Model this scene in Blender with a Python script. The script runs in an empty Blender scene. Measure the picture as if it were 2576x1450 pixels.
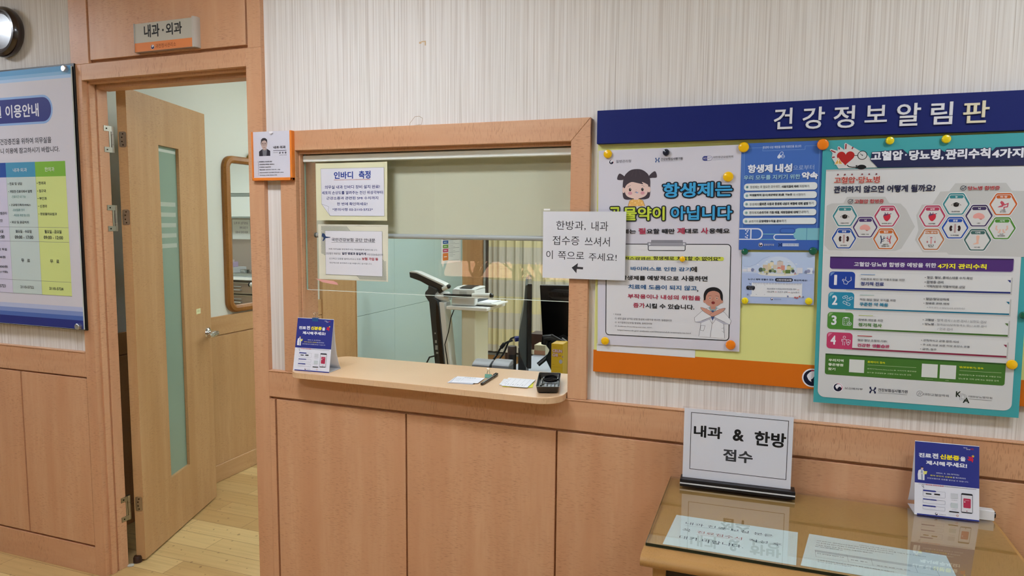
import bpy, bmesh, math, random
from mathutils import Vector, Matrix
random.seed(7)
S = bpy.context.scene
COL = S.collection
# ---------------------------------------------------------------- camera
f_px=1748.14; cam_loc=(0,-2.0662,1.500)
cam_d = bpy.data.cameras.new('camera'); cam = bpy.data.objects.new('camera', cam_d); COL.objects.link(cam)
cam_d.sensor_width = 36.0; cam_d.sensor_fit = 'HORIZONTAL'; cam_d.lens = 36.0*f_px/2576.0; cam_d.clip_start = .02
_r, _u, _f = Vector([0.939256, 0.343136, 0.007521]), Vector([-0.039172, 0.085402, 0.995576]), Vector([-0.340976, 0.935395, -0.093655])
cam.matrix_world = Matrix(((_r.x,_u.x,-_f.x,cam_loc[0]),(_r.y,_u.y,-_f.y,cam_loc[1]),(_r.z,_u.z,-_f.z,cam_loc[2]),(0,0,0,1)))
S.camera = cam
# ---------------------------------------------------------------- world, sun, exposure
w = bpy.data.worlds.new('world'); S.world = w; w.use_nodes = True
bg = w.node_tree.nodes['Background']; bg.inputs['Color'].default_value = (.62,.75,.95,1); bg.inputs['Strength'].default_value = .8
sun_d = bpy.data.lights.new('sun','SUN'); sun_d.energy = 24.0; sun_d.angle = .01; sun_d.color = (1,.9,.75)
sun = bpy.data.objects.new('sun', sun_d); COL.objects.link(sun); sun.location = (0,3,8); sun.rotation_euler = (math.radians(-52),0,math.radians(-12))
S.view_settings.view_transform = 'Standard'; S.view_settings.look = 'None'; S.view_settings.gamma = 1
S.view_settings.use_curve_mapping = False
S.view_settings.exposure = 0.0
LAMP = 56.0         # radiance of the waiting-room ceiling panels
LAMP_IN = 16.5      # and of those in the treatment room
try: S.cycles.use_denoising = True
except Exception: pass
try:
    S.cycles.max_bounces = 10; S.cycles.transparent_max_bounces = 24; S.cycles.sample_clamp_indirect = 6
except Exception: pass
# ---------------------------------------------------------------- colours and materials
def lin(h):
    h = h.lstrip('#'); r = []
    for i in (0,2,4):
        c = int(h[i:i+2],16)/255; r.append(c/12.92 if c <= .04045 else ((c+.055)/1.055)**2.4)
    return (r[0],r[1],r[2],1)
_M = {}
def pm(h, rough=.55, metal=0.0, spec=.5, coat=0.0):
    k = (h,rough,metal,spec,coat)
    if k in _M: return _M[k]
    m = bpy.data.materials.new('finish_'+h.strip('#')); m.use_nodes = True
    b = m.node_tree.nodes['Principled BSDF']
    b.inputs['Base Color'].default_value = lin(h); b.inputs['Roughness'].default_value = rough
    b.inputs['Metallic'].default_value = metal; b.inputs['Specular IOR Level'].default_value = spec
    b.inputs['Coat Weight'].default_value = coat; b.inputs['Coat Roughness'].default_value = .05
    _M[k] = m; return m
class NT:
    def __init__(s, name, rough=.5):
        s.m = bpy.data.materials.new(name); s.m.use_nodes = True; s.t = s.m.node_tree
        s.b = s.t.nodes['Principled BSDF']; s.b.inputs['Roughness'].default_value = rough
        s.tc = s.t.nodes.new('ShaderNodeTexCoord')
    def n(s, k, **kw):
        x = s.t.nodes.new(k)
        for a, v in kw.items():
            if a.startswith('i_'): x.inputs[a[2:].replace('_',' ')].default_value = v
            else: setattr(x, a, v)
        return x
    def l(s, a, b): s.t.links.new(a, b)
    def map(s, scale=(1,1,1), loc=(0,0,0), rot=(0,0,0)):
        x = s.n('ShaderNodeMapping'); x.inputs['Scale'].default_value = scale; x.inputs['Location'].default_value = loc; x.inputs['Rotation'].default_value = rot
        s.l(s.tc.outputs['Object'], x.inputs['Vector']); return x.outputs['Vector']
    def noise(s, vec, scale=1, detail=2, rough=.5):
        x = s.n('ShaderNodeTexNoise'); x.inputs['Scale'].default_value = scale; x.inputs['Detail'].default_value = detail; x.inputs['Roughness'].default_value = rough
        s.l(vec, x.inputs['Vector']); return x.outputs['Fac']
    def ramp(s, fac, stops):
        x = s.n('ShaderNodeValToRGB'); e = x.color_ramp.elements
        while len(e) < len(stops): e.new(.5)
        for q, (p, c) in zip(e, stops):
            q.position = p; q.color = lin(c) if isinstance(c, str) else (c,c,c,1)
        s.l(fac, x.inputs['Fac']); return x.outputs['Color']
    def mix(s, a, b, fac, mode='MIX'):
        x = s.n('ShaderNodeMix', data_type='RGBA', blend_type=mode)
        for sock, v in ((x.inputs[6],a),(x.inputs[7],b),(x.inputs[0],fac)):
            if hasattr(v,'links'): s.l(v, sock)
            elif isinstance(v,str): sock.default_value = lin(v)
            else: sock.default_value = v
        return x.outputs[2]
    def math(s, op, a, b=0.0):
        x = s.n('ShaderNodeMath', operation=op)
        for i, v in enumerate((a,b)):
            if hasattr(v,'links'): s.l(v, x.inputs[i])
            else: x.inputs[i].default_value = v
        return x.outputs[0]
    def bump(s, h, strength=.2, dist=.001):
        x = s.n('ShaderNodeBump'); x.inputs['Strength'].default_value = strength; x.inputs['Distance'].default_value = dist
        s.l(h, x.inputs['Height']); s.l(x.outputs['Normal'], s.b.inputs['Normal'])
    def done(s, col): s.l(col, s.b.inputs['Base Color']); return s.m
def wood(name, vertical=True, light='#d3a57f', dark='#c8946e', fleck='#9b6b48', rough=.42, axis='x'):
    """maple laminate: soft long grain with short darker flecks lying across it"""
    N = NT(name, rough)
    a, b = (14, 1.1) if vertical else (1.1, 14)
    g = N.noise(N.map((a,a,b)), 1, 3)
    base = N.ramp(g, [(.3,dark),(.7,light)])
    fa, fb = (58, 430) if vertical else (430, 58)
    f1 = N.noise(N.map((fa,fa,fb), (3,5,1)), 1, 1, .4)
    f1 = N.ramp(f1, [(.57,0.0),(.68,1.0)])
    patch = N.ramp(N.noise(N.map((9,9,6)), 1, 2), [(.36,.12),(.62,1.0)])
    k = N.math('MULTIPLY', N.math('MULTIPLY', f1, patch), .5)
    fl2 = N.ramp(N.noise(N.map((70,70,9) if vertical else (9,9,70)), 1, 2), [(.35,1.0),(.6,0.0)])
    base = N.mix(base, dark, N.math('MULTIPLY', fl2, .35))
    return N.done(N.mix(base, fleck, k))
WV = wood('maple_laminate_upright', True)
WH = wood('maple_laminate_lengthwise', False)
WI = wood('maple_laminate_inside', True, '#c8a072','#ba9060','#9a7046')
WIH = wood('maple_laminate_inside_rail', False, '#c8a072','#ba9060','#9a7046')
WC = wood('beech_counter_laminate', False, '#e3c19b','#d8b289','#c39a70', .3)
WT = wood('beech_table_veneer', False, '#bb9058','#a87c44','#926636', .35)
WO = wood('oiled_oak_frame', True, '#b0793a','#8f5c26','#6e431a', .35)
def wallpaper():
    N = NT('streaked_wallpaper', .75)
    a = N.noise(N.map((190,190,1.6)), 1, 2, .6)
    b = N.noise(N.map((45,45,.7), (7,2,3)), 1, 2, .6)
    c = N.noise(N.map((330,330,2.4), (1,4,2)), 1, 1)
    streak = N.ramp(a, [(.36,'#d0c8c0'),(.48,'#ded8d1'),(.68,'#e8e4df')])
    thin = N.ramp(c, [(.30,1.0),(.42,0.0)])
    amt = N.math('MULTIPLY', thin, N.ramp(b, [(.4,.15),(.62,.75)]))
    col = N.mix(streak, '#b4a89c', amt)
    N.bump(N.math('ADD', a, N.math('MULTIPLY', c, .5)), .3, .0012)
    return N.done(col)
WP = wallpaper()
def paint(name, h, rough=.7):
    N = NT(name, rough); f = N.noise(N.map((3,3,3)), 1, 3)
    x = lin(h); N.b.inputs['Base Color'].default_value = x
    f2 = N.noise(N.map((180,180,180)), 1, 2); N.bump(f2, .1, .0006)
    return N.m
CREAM = paint('cream_wall_paint', '#e0e3d8')
CEIL = paint('ceiling_paint', '#e8e6e0', .9)
def floor_mat():
    N = NT('plank_floor', .32)
    br = N.n('ShaderNodeTexBrick'); br.offset = .37; br.squash = 1
    br.inputs['Scale'].default_value = 1; br.inputs['Brick Width'].default_value = .72; br.inputs['Row Height'].default_value = .118
    br.inputs['Mortar Size'].default_value = .0011; br.inputs['Mortar Smooth'].default_value = .2; br.inputs['Bias'].default_value = -.1
    br.inputs['Color1'].default_value = lin('#d9bd84'); br.inputs['Color2'].default_value = lin('#b8945e'); br.inputs['Mortar'].default_value = lin('#7d5f3a')
    N.l(N.map((1,1,1),(.2,.03,0)), br.inputs['Vector'])
    g = N.noise(N.map((2.5,60,1)), 1, 3)
    sp = N.ramp(N.noise(N.map((45,45,45)), 1, 0), [(.76,0.0),(.82,1.0)])
    col = N.mix(br.outputs['Color'], '#8f6c3e', N.math('MULTIPLY', N.ramp(g, [(.45,0.0),(.75,1.0)]), .3))
    col = N.mix(col, '#6e4a28', N.math('MULTIPLY', sp, .6))
    return N.done(col)
FLOOR = floor_mat()
def thin_glass(name, tint=(.985,.995,.99), rough=0.0, boost=1.0, faces=1.9):
    m = bpy.data.materials.new(name); m.use_nodes = True; t = m.node_tree; t.nodes.clear()
    o = t.nodes.new('ShaderNodeOutputMaterial'); mx = t.nodes.new('ShaderNodeMixShader')
    tr = t.nodes.new('ShaderNodeBsdfTransparent'); tr.inputs['Color'].default_value = (*tint,1)
    gl = t.nodes.new('ShaderNodeBsdfGlossy'); gl.inputs['Roughness'].default_value = rough
    fr = t.nodes.new('ShaderNodeFresnel'); fr.inputs['IOR'].default_value = 1.5*boost
    ge = t.nodes.new('ShaderNodeNewGeometry'); iv = t.nodes.new('ShaderNodeMath'); iv.operation = 'SUBTRACT'; iv.inputs[0].default_value = 1.0
    mu = t.nodes.new('ShaderNodeMath'); mu.operation = 'MULTIPLY'   # only the outer faces mirror the room
    t.links.new(ge.outputs['Backfacing'], iv.inputs[1]); tw = t.nodes.new('ShaderNodeMath'); tw.operation = 'MULTIPLY'; tw.inputs[1].default_value = faces; tw.use_clamp = True   # both faces of a pane mirror
    t.links.new(fr.outputs[0], tw.inputs[0]); t.links.new(tw.outputs[0], mu.inputs[0]); t.links.new(iv.outputs[0], mu.inputs[1])
    t.links.new(mu.outputs[0], mx.inputs[0]); t.links.new(tr.outputs[0], mx.inputs[1]); t.links.new(gl.outputs[0], mx.inputs[2]); t.links.new(mx.outputs[0], o.inputs['Surface'])
    return m
GLASS = thin_glass('clear_glass')
CLEAR = thin_glass('clear_plastic', (.99,.99,.995), .3, 1.0, .9)
TGLASS = thin_glass('table_glass', (.955,.985,.97))
def emit(name, col, st):
    m = bpy.data.materials.new(name); m.use_nodes = True; t = m.node_tree; t.nodes.clear()
    o = t.nodes.new('ShaderNodeOutputMaterial'); e = t.nodes.new('ShaderNodeEmission'); e.inputs['Color'].default_value = (*col,1); e.inputs['Strength'].default_value = st
    t.links.new(e.outputs[0], o.inputs['Surface']); return m
STEEL = pm('#a8a296', .28, 1.0); CHROME = pm('#d8d8d8', .12, 1.0); ALU = pm('#c9ccd0', .35, 1.0)
MIRROR = pm('#f2f5f4', 0.0, 1.0)
WHITE = pm('#e4e4e6', .6); BLACK = pm('#0c0c0d', .35); PLW = pm('#dcdcd6', .4); PLG = pm('#9aa0a6', .4)
# ---------------------------------------------------------------- mesh helpers
def tag(o, label=None, cat=None, group=None, kind=None):
    if label: o['label'] = label
    if cat: o['category'] = cat
    if group: o['group'] = group
    if kind: o['kind'] = kind
    return o
def thing(name, label, cat, loc, group=None, rz=0, kind=None):
    o = bpy.data.objects.new(name, None); COL.objects.link(o); o.empty_display_size = .02
    o.location = loc; o.rotation_euler = (0,0,rz)
    return tag(o, label, cat, group, kind)
def world_of(q):
    L = Matrix.LocRotScale(q.location, q.rotation_euler, q.scale)
    return L if q.parent is None else world_of(q.parent) @ q.matrix_parent_inverse @ L
class MB:
    def __init__(s): s.v=[]; s.f=[]; s.mi=[]; s.mats=[]
    def k(s, m):
        if m not in s.mats: s.mats.append(m)
        return s.mats.index(m)
    def add(s, vs, fs, m):
        b = len(s.v); i = s.k(m); s.v += [tuple(v) for v in vs]
        for f in fs: s.f.append(tuple(b+j for j in f)); s.mi.append(i)
        return s
    def box(s, x0,x1,y0,y1,z0,z1, m):
        x0,x1=sorted((x0,x1)); y0,y1=sorted((y0,y1)); z0,z1=sorted((z0,z1))
        v=[(x0,y0,z0),(x1,y0,z0),(x1,y1,z0),(x0,y1,z0),(x0,y0,z1),(x1,y0,z1),(x1,y1,z1),(x0,y1,z1)]
        return s.add(v,[(0,3,2,1),(4,5,6,7),(0,1,5,4),(1,2,6,5),(2,3,7,6),(3,0,4,7)],m)
    def prism(s, poly, o, u, v, n, d0, d1, m):
        """2-D outline on the plane o,u,v pushed from d0 to d1 along n"""
        o,u,v,n = map(Vector,(o,u,v,n)); k=len(poly)
        a=sum(poly[i][0]*poly[(i+1)%k][1]-poly[(i+1)%k][0]*poly[i][1] for i in range(k))
        if (a>0) != (u.cross(v).dot(n)*(d1-d0)>0): poly=poly[::-1]
        vs=[o+u*p[0]+v*p[1]+n*d0 for p in poly]+[o+u*p[0]+v*p[1]+n*d1 for p in poly]
        return s.add(vs,[tuple(range(k))[::-1],tuple(range(k,2*k))]+[(i,(i+1)%k,k+(i+1)%k,k+i) for i in range(k)],m)
    def cyl(s, p0, p1, r0, m, r1=None, n=20, cap=True):
        p0,p1=Vector(p0),Vector(p1); r1=r0 if r1 is None else r1
        d=(p1-p0).normalized(); a=d.orthogonal().normalized(); b=d.cross(a)
        vs=[]
        for p,r in ((p0,r0),(p1,r1)):
            for i in range(n):
                t=2*math.pi*i/n; vs.append(p+a*math.cos(t)*r+b*math.sin(t)*r)
        fs=[(i,(i+1)%n,n+(i+1)%n,n+i) for i in range(n)]
        if cap: fs+=[tuple(range(n))[::-1],tuple(range(n,2*n))]
        return s.add(vs,fs,m)
    def tube(s, pts, r, m, n=8):
        pts=[Vector(p) for p in pts]; vs=[]; k=len(pts); prev=None
        for i,p in enumerate(pts):
            d=(pts[min(i+1,k-1)]-pts[max(i-1,0)]).normalized()
            a=(prev-d*prev.dot(d)) if prev is not None else d.orthogonal()
            if a.length<1e-6: a=d.orthogonal()
            a.normalize(); prev=a; b=d.cross(a); rr=r[i] if isinstance(r,(list,tuple)) else r
            for j in range(n):
                t=2*math.pi*j/n; vs.append(p+a*math.cos(t)*rr+b*math.sin(t)*rr)
        fs=[(i*n+j,i*n+(j+1)%n,(i+1)*n+(j+1)%n,(i+1)*n+j) for i in range(k-1) for j in range(n)]
        fs+=[tuple(range(n))[::-1],tuple(range((k-1)*n,k*n))]
        return s.add(vs,fs,m)
    def lathe(s, prof, c, ax, m, n=32):
        """profile of (radius, height) turned about axis ax through c"""
        c,ax=Vector(c),Vector(ax).normalized(); a=ax.orthogonal().normalized(); b=ax.cross(a); vs=[]
        for r,h in prof:
            for i in range(n):
                t=2*math.pi*i/n; vs.append(c+ax*h+a*math.cos(t)*r+b*math.sin(t)*r)
        k=len(prof); fs=[(i*n+j,i*n+(j+1)%n,(i+1)*n+(j+1)%n,(i+1)*n+j) for i in range(k-1) for j in range(n)]
        if prof[0][0]>1e-6: fs.append(tuple(range(n))[::-1])
        if prof[-1][0]>1e-6: fs.append(tuple(range((k-1)*n,k*n)))
        return s.add(vs,fs,m)
    def ring(s, R, r, c, ax, m, n=40, k=10, sq=1.0):
        c,ax=Vector(c),Vector(ax).normalized(); a=ax.orthogonal().normalized(); b=ax.cross(a); vs=[]
        for i in range(n):
            t=2*math.pi*i/n; e=a*math.cos(t)+b*math.sin(t)
            for j in range(k):
                q=2*math.pi*j/k; vs.append(c+e*(R+r*math.cos(q))+ax*r*sq*math.sin(q))
        return s.add(vs,[(i*k+j,((i+1)%n)*k+j,((i+1)%n)*k+(j+1)%k,i*k+(j+1)%k) for i in range(n) for j in range(k)],m)
    def grid(s, fn, nu, nv, m):
        vs=[fn(i/nu,j/nv) for j in range(nv+1) for i in range(nu+1)]
        return s.add(vs,[(j*(nu+1)+i,j*(nu+1)+i+1,(j+1)*(nu+1)+i+1,(j+1)*(nu+1)+i) for j in range(nv) for i in range(nu)],m)
    def build(s, name, loc=None, bevel=0, smooth=True, seg=2, solid=0):
        """loc: where the object's own origin stands; vertices are given in room coordinates (or, under a parent, in the parent's)"""
        me=bpy.data.meshes.new(name); L=Vector(loc) if loc else Vector((0,0,0))
        me.from_pydata([Vector(v)-L for v in s.v],[],s.f)
        for m in s.mats: me.materials.append(m)
        me.polygons.foreach_set('material_index', s.mi)
        if not getattr(s,'keep',False):
            bm=bmesh.new(); bm.from_mesh(me); bmesh.ops.recalc_face_normals(bm, faces=bm.faces); bm.to_mesh(me); bm.free()
        if smooth:
            me.shade_smooth(); me.set_sharp_from_angle(angle=math.radians(32))
        o=bpy.data.objects.new(name,me); COL.objects.link(o); o.location=L
        if bevel:
            b=o.modifiers.new('rounded_edges','BEVEL'); b.width=bevel; b.segments=seg; b.limit_method='ANGLE'; b.angle_limit=math.radians(40); b.harden_normals=bool(smooth)
        if solid:
            q=o.modifiers.new('thickness','SOLIDIFY'); q.thickness=solid; q.offset=0
        return o
def rel(par, o):
    """o was built in room coordinates; hang it under par without moving it"""
    o.parent = par; o.matrix_parent_inverse = world_of(par).inverted(); return o
def part(par, name, mb, **k):
    """a part laid out in room coordinates"""
    return rel(par, mb.build(name, **k))
def struct(name, mb, **k):
    o=mb.build(name, **k); o['kind']='structure'; return o
def dup(root, loc, rz=None, label=None):
    r=root.copy(); COL.objects.link(r); r.location=loc
    if rz is not None: r.rotation_euler=(0,0,rz)
    if label: r['label']=label
    for ch in list(root.children):
        c=ch.copy(); COL.objects.link(c); c.parent=r; c.matrix_parent_inverse=ch.matrix_parent_inverse.copy()
        for g in ch.children:
            d=g.copy(); COL.objects.link(d); d.parent=c; d.matrix_parent_inverse=g.matrix_parent_inverse.copy()
    return r
# ---------------------------------------------------------------- printing on flat sheets
_glyph={}
_fc=bpy.data.curves.new('lettering','FONT'); _fo=bpy.data.objects.new('lettering',_fc)
_fc.resolution_u=3
def glyphs(s, bold=0):
    """points, faces and outline edges of a line of lettering"""
    if s not in _glyph:
        _fc.body=s
        me=bpy.data.meshes.new_from_object(_fo); fs=[tuple(p.vertices) for p in me.polygons]; cnt={}
        for f in fs:
            for a,b in zip(f,f[1:]+f[:1]):
                k=(a,b) if a<b else (b,a); cnt[k]=cnt.get(k,0)+1
        _glyph[s]=([(v.co.x,v.co.y) for v in me.vertices],fs,[k for k,c in cnt.items() if c==1]); bpy.data.meshes.remove(me)
    return _glyph[s]
def glyphs_heavy(s, w):
    _fc.offset = w; k = _glyph.pop(s, None); r = glyphs(s); _fc.offset = 0.0
    if k: _glyph[s] = k
    else: del _glyph[s]
    return r
def smooth2(pts, n=5):
    o=[]; k=len(pts)
    for i in range(k):
        p0,p1,p2,p3=pts[i-1],pts[i],pts[(i+1)%k],pts[(i+2)%k]
        for j in range(n):
            t=j/n; o.append(tuple(.5*(2*p1[d]+(p2[d]-p0[d])*t+(2*p0[d]-5*p1[d]+4*p2[d]-p3[d])*t*t+(3*p1[d]-p0[d]-3*p2[d]+p3[d])*t**3) for d in (0,1)))
    return o
def arc(cx,cy,rx,ry,a0,a1,n=20):
    return [(cx+rx*math.cos(math.radians(a0+(a1-a0)*i/n)),cy+ry*math.sin(math.radians(a0+(a1-a0)*i/n))) for i in range(n+1)]
def rr(x0,y1,x1,y0,r,corners=(1,1,1,1)):
    """rounded rectangle; corners: bottom-left, bottom-right, top-right, top-left"""
    x0,x1=min(x0,x1),max(x0,x1); y0,y1=min(y0,y1),max(y0,y1); P_=[]
    for on,cx,cy,a in ((corners[0],x0+r,y0+r,180),(corners[1],x1-r,y0+r,270),(corners[2],x1-r,y1-r,0),(corners[3],x0+r,y1-r,90)):
        if on and r>0: P_+=arc(cx,cy,r,r,a,a+90,6)
        else: P_.append((x0 if cx<(x0+x1)/2 else x1, y0 if cy<(y0+y1)/2 else y1))
    return P_
class Ink:
    """flat print in layers on the plane o + a u + b v, n towards the reader; one step between layers is a few hundredths of a millimetre"""
    STEP=.00003
    def __init__(s, o=(0,0,0), u=(1,0,0), v=(0,0,1), n=(0,-1,0), rough=.5, map_=None):
        s.o,s.u,s.v,s.n=map(Vector,(o,u,v,n)); s.mb=MB(); s.mb.keep=True; s.L=1; s.rough=rough; s.map_=map_
    def P(s,a,b):
        q=s.o+s.u*a+s.v*b+s.n*(s.STEP*s.L)
        return s.map_(q,a,b) if s.map_ else q
    def mat(s,c): return pm(c,s.rough,0,.3) if isinstance(c,str) else c
    def poly(s, pts, c, dl=1):
        s.L+=dl; s.mb.add([s.P(*p) for p in pts],[tuple(range(len(pts)))],s.mat(c)); return s
    def rect(s,x0,z1,x1,z0,c,dl=1): return s.poly([(x0,z0),(x1,z0),(x1,z1),(x0,z1)],c,dl)
    def blob(s, pts, c, dl=1): return s.poly(smooth2(pts), c, dl)
    def rr(s,x0,z1,x1,z0,r,c,corners=(1,1,1,1),dl=1): return s.poly(rr(x0,z1,x1,z0,r,corners),c,dl)
    def disc(s,cx,cz,rx,c,ry=None,dl=1,n=24): return s.poly([(cx+rx*math.cos(2*math.pi*i/n),cz+(ry or rx)*math.sin(2*math.pi*i/n)) for i in range(n)],c,dl)
    def line(s,pts,w,c,closed=False,dl=1):
        s.L+=dl; k=len(pts); pts=[Vector((p[0],p[1])) for p in pts]; L=[];R=[]
        for i,p in enumerate(pts):
            a=pts[(i-1)%k] if (closed or i>0) else None; b=pts[(i+1)%k] if (closed or i<k-1) else None
            d1=(p-a).normalized() if a is not None and (p-a).length>1e-9 else None; d2=(b-p).normalized() if b is not None and (b-p).length>1e-9 else None
            d=(d1+d2) if d1 is not None and d2 is not None else (d1 if d1 is not None else d2)
            if d is None or d.length<1e-6: d=d1 or Vector((1,0))
            d=d.normalized(); nrm=Vector((-d.y,d.x)); sc=1.0
            if d1 is not None and d2 is not None: sc=1/max(.5,abs(nrm.dot(Vector((-d1.y,d1.x)))))
            L.append(p+nrm*(w/2*sc)); R.append(p-nrm*(w/2*sc))
        vs=[s.P(*q) for q in L]+[s.P(*q) for q in R]; m=s.mat(c)
        fs=[(i,k+i,k+(i+1)%k,(i+1)%k) for i in range(k if closed else k-1)]
        s.mb.add(vs,fs,m); return s
    def cap(s,p,q,r,c):
        """a capsule from p to q"""
        a=math.degrees(math.atan2(q[1]-p[1],q[0]-p[0])); return s.poly(arc(q[0],q[1],r,r,a-90,a+90,8)+arc(p[0],p[1],r,r,a+90,a+270,8),c)
    def frame(s,x0,z1,x1,z0,w,c,r=0):
        return s.line(rr(x0,z1,x1,z0,r) if r else [(x0,z0),(x1,z0),(x1,z1),(x0,z1)],w,c,True)
    def ringl(s,cx,cz,r,w,c,a0=0,a1=360,ry=None):
        full=abs(a1-a0)>=359.9; p=arc(cx,cz,r,ry or r,a0,a1,28)
        return s.line(p[:-1] if full else p,w,c,full)
    def t(s,txt,x0,z1,x1,z0,c,bold=0.0,out=None,skew=0.0,dl=1):
        """lettering fitted into the box; out=(colour, extra weight[, dx, dz]) lays an outline under it"""
        V_,F_,E_=glyphs(txt)
        if not V_: return s
        bold=max(bold,0.0)
        xs=[p[0] for p in V_]; ys=[p[1] for p in V_]; ax,bx,ay,by=min(xs)-bold,max(xs)+bold,min(ys)-bold,max(ys)+bold
        kx=(x1-x0)/(bx-ax); ky=(z1-z0)/max(by-ay,1e-6)
        def put(b,col,dx=0,dz=0):
            s.L+=3*dl; m=s.mat(col); L0=s.L
            T=lambda q:s.P(x0+(q[0]-ax)*kx+dx+skew*(q[1]-ay)*ky, z0+(q[1]-ay)*ky+dz)
            s.mb.add([T(p) for p in V_],F_,m)
            if b>.007:                                   # heavier weight: a stroke round every outline, no two strokes in one plane
                vs=[]; fs=[]
                for n_,(i,j) in enumerate(E_):
                    p,q=V_[i],V_[j]; d=math.hypot(q[0]-p[0],q[1]-p[1])
                    if d<1e-6: continue
                    s.L=L0-.3-.12*(n_%8)
                    nx,ny=-(q[1]-p[1])/d*b,(q[0]-p[0])/d*b; k=len(vs)
                    vs+=[T((p[0]+nx,p[1]+ny)),T((q[0]+nx,q[1]+ny)),T((q[0]-nx,q[1]-ny)),T((p[0]-nx,p[1]-ny))]; fs.append((k,k+1,k+2,k+3))
                if b>.018:
                    for n_,i in enumerate(sorted({a for e in E_ for a in e})):
                        s.L=L0-1.5-.12*(n_%11); p=V_[i]; k=len(vs)
                        vs+=[T((p[0]+b*math.cos(t*math.pi/4),p[1]+b*math.sin(t*math.pi/4))) for t in range(8)]; fs.append(tuple(range(k,k+8)))
                s.mb.add(vs,fs,m); s.L=L0
        keep=s.L
        if out: put(bold+out[1],out[0],*(out[2:]))
        put(bold,c); s.L=keep; return s
    def build(s,name,par=None):
        o=s.mb.build(name,smooth=False); return rel(par,o) if par is not None else o
    def fresh(s, L=None):
        """start the next printed part of the same sheet"""
        k=Ink.__new__(Ink); k.__dict__.update(s.__dict__); k.mb=MB(); k.mb.keep=True; k.L=14 if L is None else L
        return k
def emblem(I,cx,cz,r,ring=True):
    if ring: I.disc(cx,cz,r*1.16,'#eceaf0')
    I.disc(cx,cz,r,'#10142e')
    I.poly(arc(cx,cz,r,r,-40,100,16)+arc(cx-.02*r,cz+.0*r,r*.86,r*.86,100,-40,16),'#b01e3c')
    I.disc(cx+.16*r,cz+.16*r,r*.70,'#eceaf0')
    I.disc(cx+.34*r,cz-.26*r,r*.46,'#10142e')
    I.disc(cx-.22*r,cz+.20*r,r*.38,'#eceaf0')
    I.poly(arc(cx,cz,r,r,180,320,16)+arc(cx+.1*r,cz+.1*r,r*.72,r*.72,320,180,16),'#10142e')
def xmark(I,cx,cz,h,c='#1c2c5c'):
    w=h*.42
    for sx in (-1,1):
        I.poly([(cx+sx*w*a,cz+h*b) for a,b in ((.12,0),(.35,.14),(.62,.5),(1.02,.42),(.95,.2),(.55,.03),(.55,-.03),(.95,-.2),(1.02,-.42),(.62,-.5),(.35,-.14))],c)
    I.rect(cx-w*.4,cz+h*.05,cx+w*.4,cz-h*.05,c)
# ================================================================ THE SETTING
CZ = 2.6
m=MB(); m.box(-4.7,1.7,-4.6,4.85,-.06,0,FLOOR); struct('floor',m,smooth=False)
m=MB(); m.box(-4.7,1.7,-4.6,4.85,CZ,CZ+.08,CEIL); struct('ceiling',m,smooth=False)
m=MB()
for a in ((-4.6,-2.61,0,.099,0,CZ),(-1.69,-1.573,0,.099,0,CZ),(-1.573,-.545,0,.099,0,.948),(-1.573,-.545,0,.099,1.811,CZ),(-.545,1.6,0,.099,0,CZ),(-2.61,-1.69,.02,.1,2.12,CZ)):
    m.box(*a,WP)
struct('wall_front',m,smooth=False)
WALLIN = paint('taupe_wall_paint','#a8988a')
DULL = paint('grey_wall_paint','#a8a298')  # unseen walls, darkened in colour to cut bounce light
m=MB(); m.box(-4.7,-4.6,-4.6,.1,0,CZ,DULL); struct('wall_side',m,smooth=False)
m=MB(); m.box(1.6,1.7,-4.6,4.85,0,CZ,CREAM); struct('wall_right',m,smooth=False)
m=MB(); m.box(-3.03,1.6,4.75,4.85,0,CZ,WALLIN); struct('wall_back',m,smooth=False)
m=MB(); m.box(-3.03,-2.93,.1,2.03,0,CZ,CREAM); m.box(-3.03,-2.95,2.03,4.75,0,CZ,CREAM); struct('wall_left',m,smooth=False)
m=MB()
for a in ((-4.6,-3.3,0,CZ),(-1.5,1.6,0,CZ),(-3.3,-1.5,0,.88),(-3.3,-1.5,2.1,CZ)): m.box(a[0],a[1],-4.6,-4.5,a[2],a[3],DULL)
struct('wall_rear',m,smooth=False)
# ---- wood casing of the doorway with its panel above
m=MB()
m.box(-2.61,-2.555,-.02,.086,0,2.107,WV); m.box(-2.575,-2.547,.004,.03,0,2.05,WV); m.box(-2.575,-2.549,.04,.086,0,2.04,WV)
m.box(-1.756,-1.69,-.02,.1,0,2.107,WV)
m.box(-2.555,-1.756,-.02,.1,2.045,2.107,WH); m.box(-2.555,-1.756,.004,.03,2.037,2.05,WH); m.box(-2.555,-1.756,.04,.1,2.022,2.05,WH)
m.box(-2.61,-2.513,-.02,.02,2.107,CZ,WV); m.box(-1.746,-1.69,-.02,.02,2.107,CZ,WV)
m.box(-2.513,-1.746,-.004,.02,2.107,CZ,WV); m.box(-2.503,-1.754,-.02,0,2.119,CZ,WV)
struct('trim_1',m,bevel=.0015)
# ---- window casing, mitred
m=MB(); o_,u_,v_,n_=(0,0,0),(1,0,0),(0,0,1),(0,-1,0)
m.prism([(-1.621,.957),(-1.556,.957),(-1.556,1.745),(-1.621,1.813)],o_,u_,v_,n_,-.002,.018,WV)
m.prism([(-.562,.957),(-.502,.957),(-.502,1.813),(-.562,1.745)],o_,u_,v_,n_,-.002,.018,WV)
m.prism([(-1.621,1.8132),(-1.556,1.7452),(-.562,1.7452),(-.502,1.8132)],o_,u_,v_,n_,-.002,.018,WH)
m.box(-1.572,-1.556,.0025,.1,.949,1.81,WV); m.box(-.562,-.546,.0025,.1,.949,1.81,WV); m.box(-1.556,-.562,.0025,.1,1.7452,1.81,WH)
m.box(-1.558,-1.5525,.004,.022,.975,1.745,WV); m.box(-1.556,-.562,.004,.024,1.735,1.747,WH)
struct('trim_2',m,bevel=.002)
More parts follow.
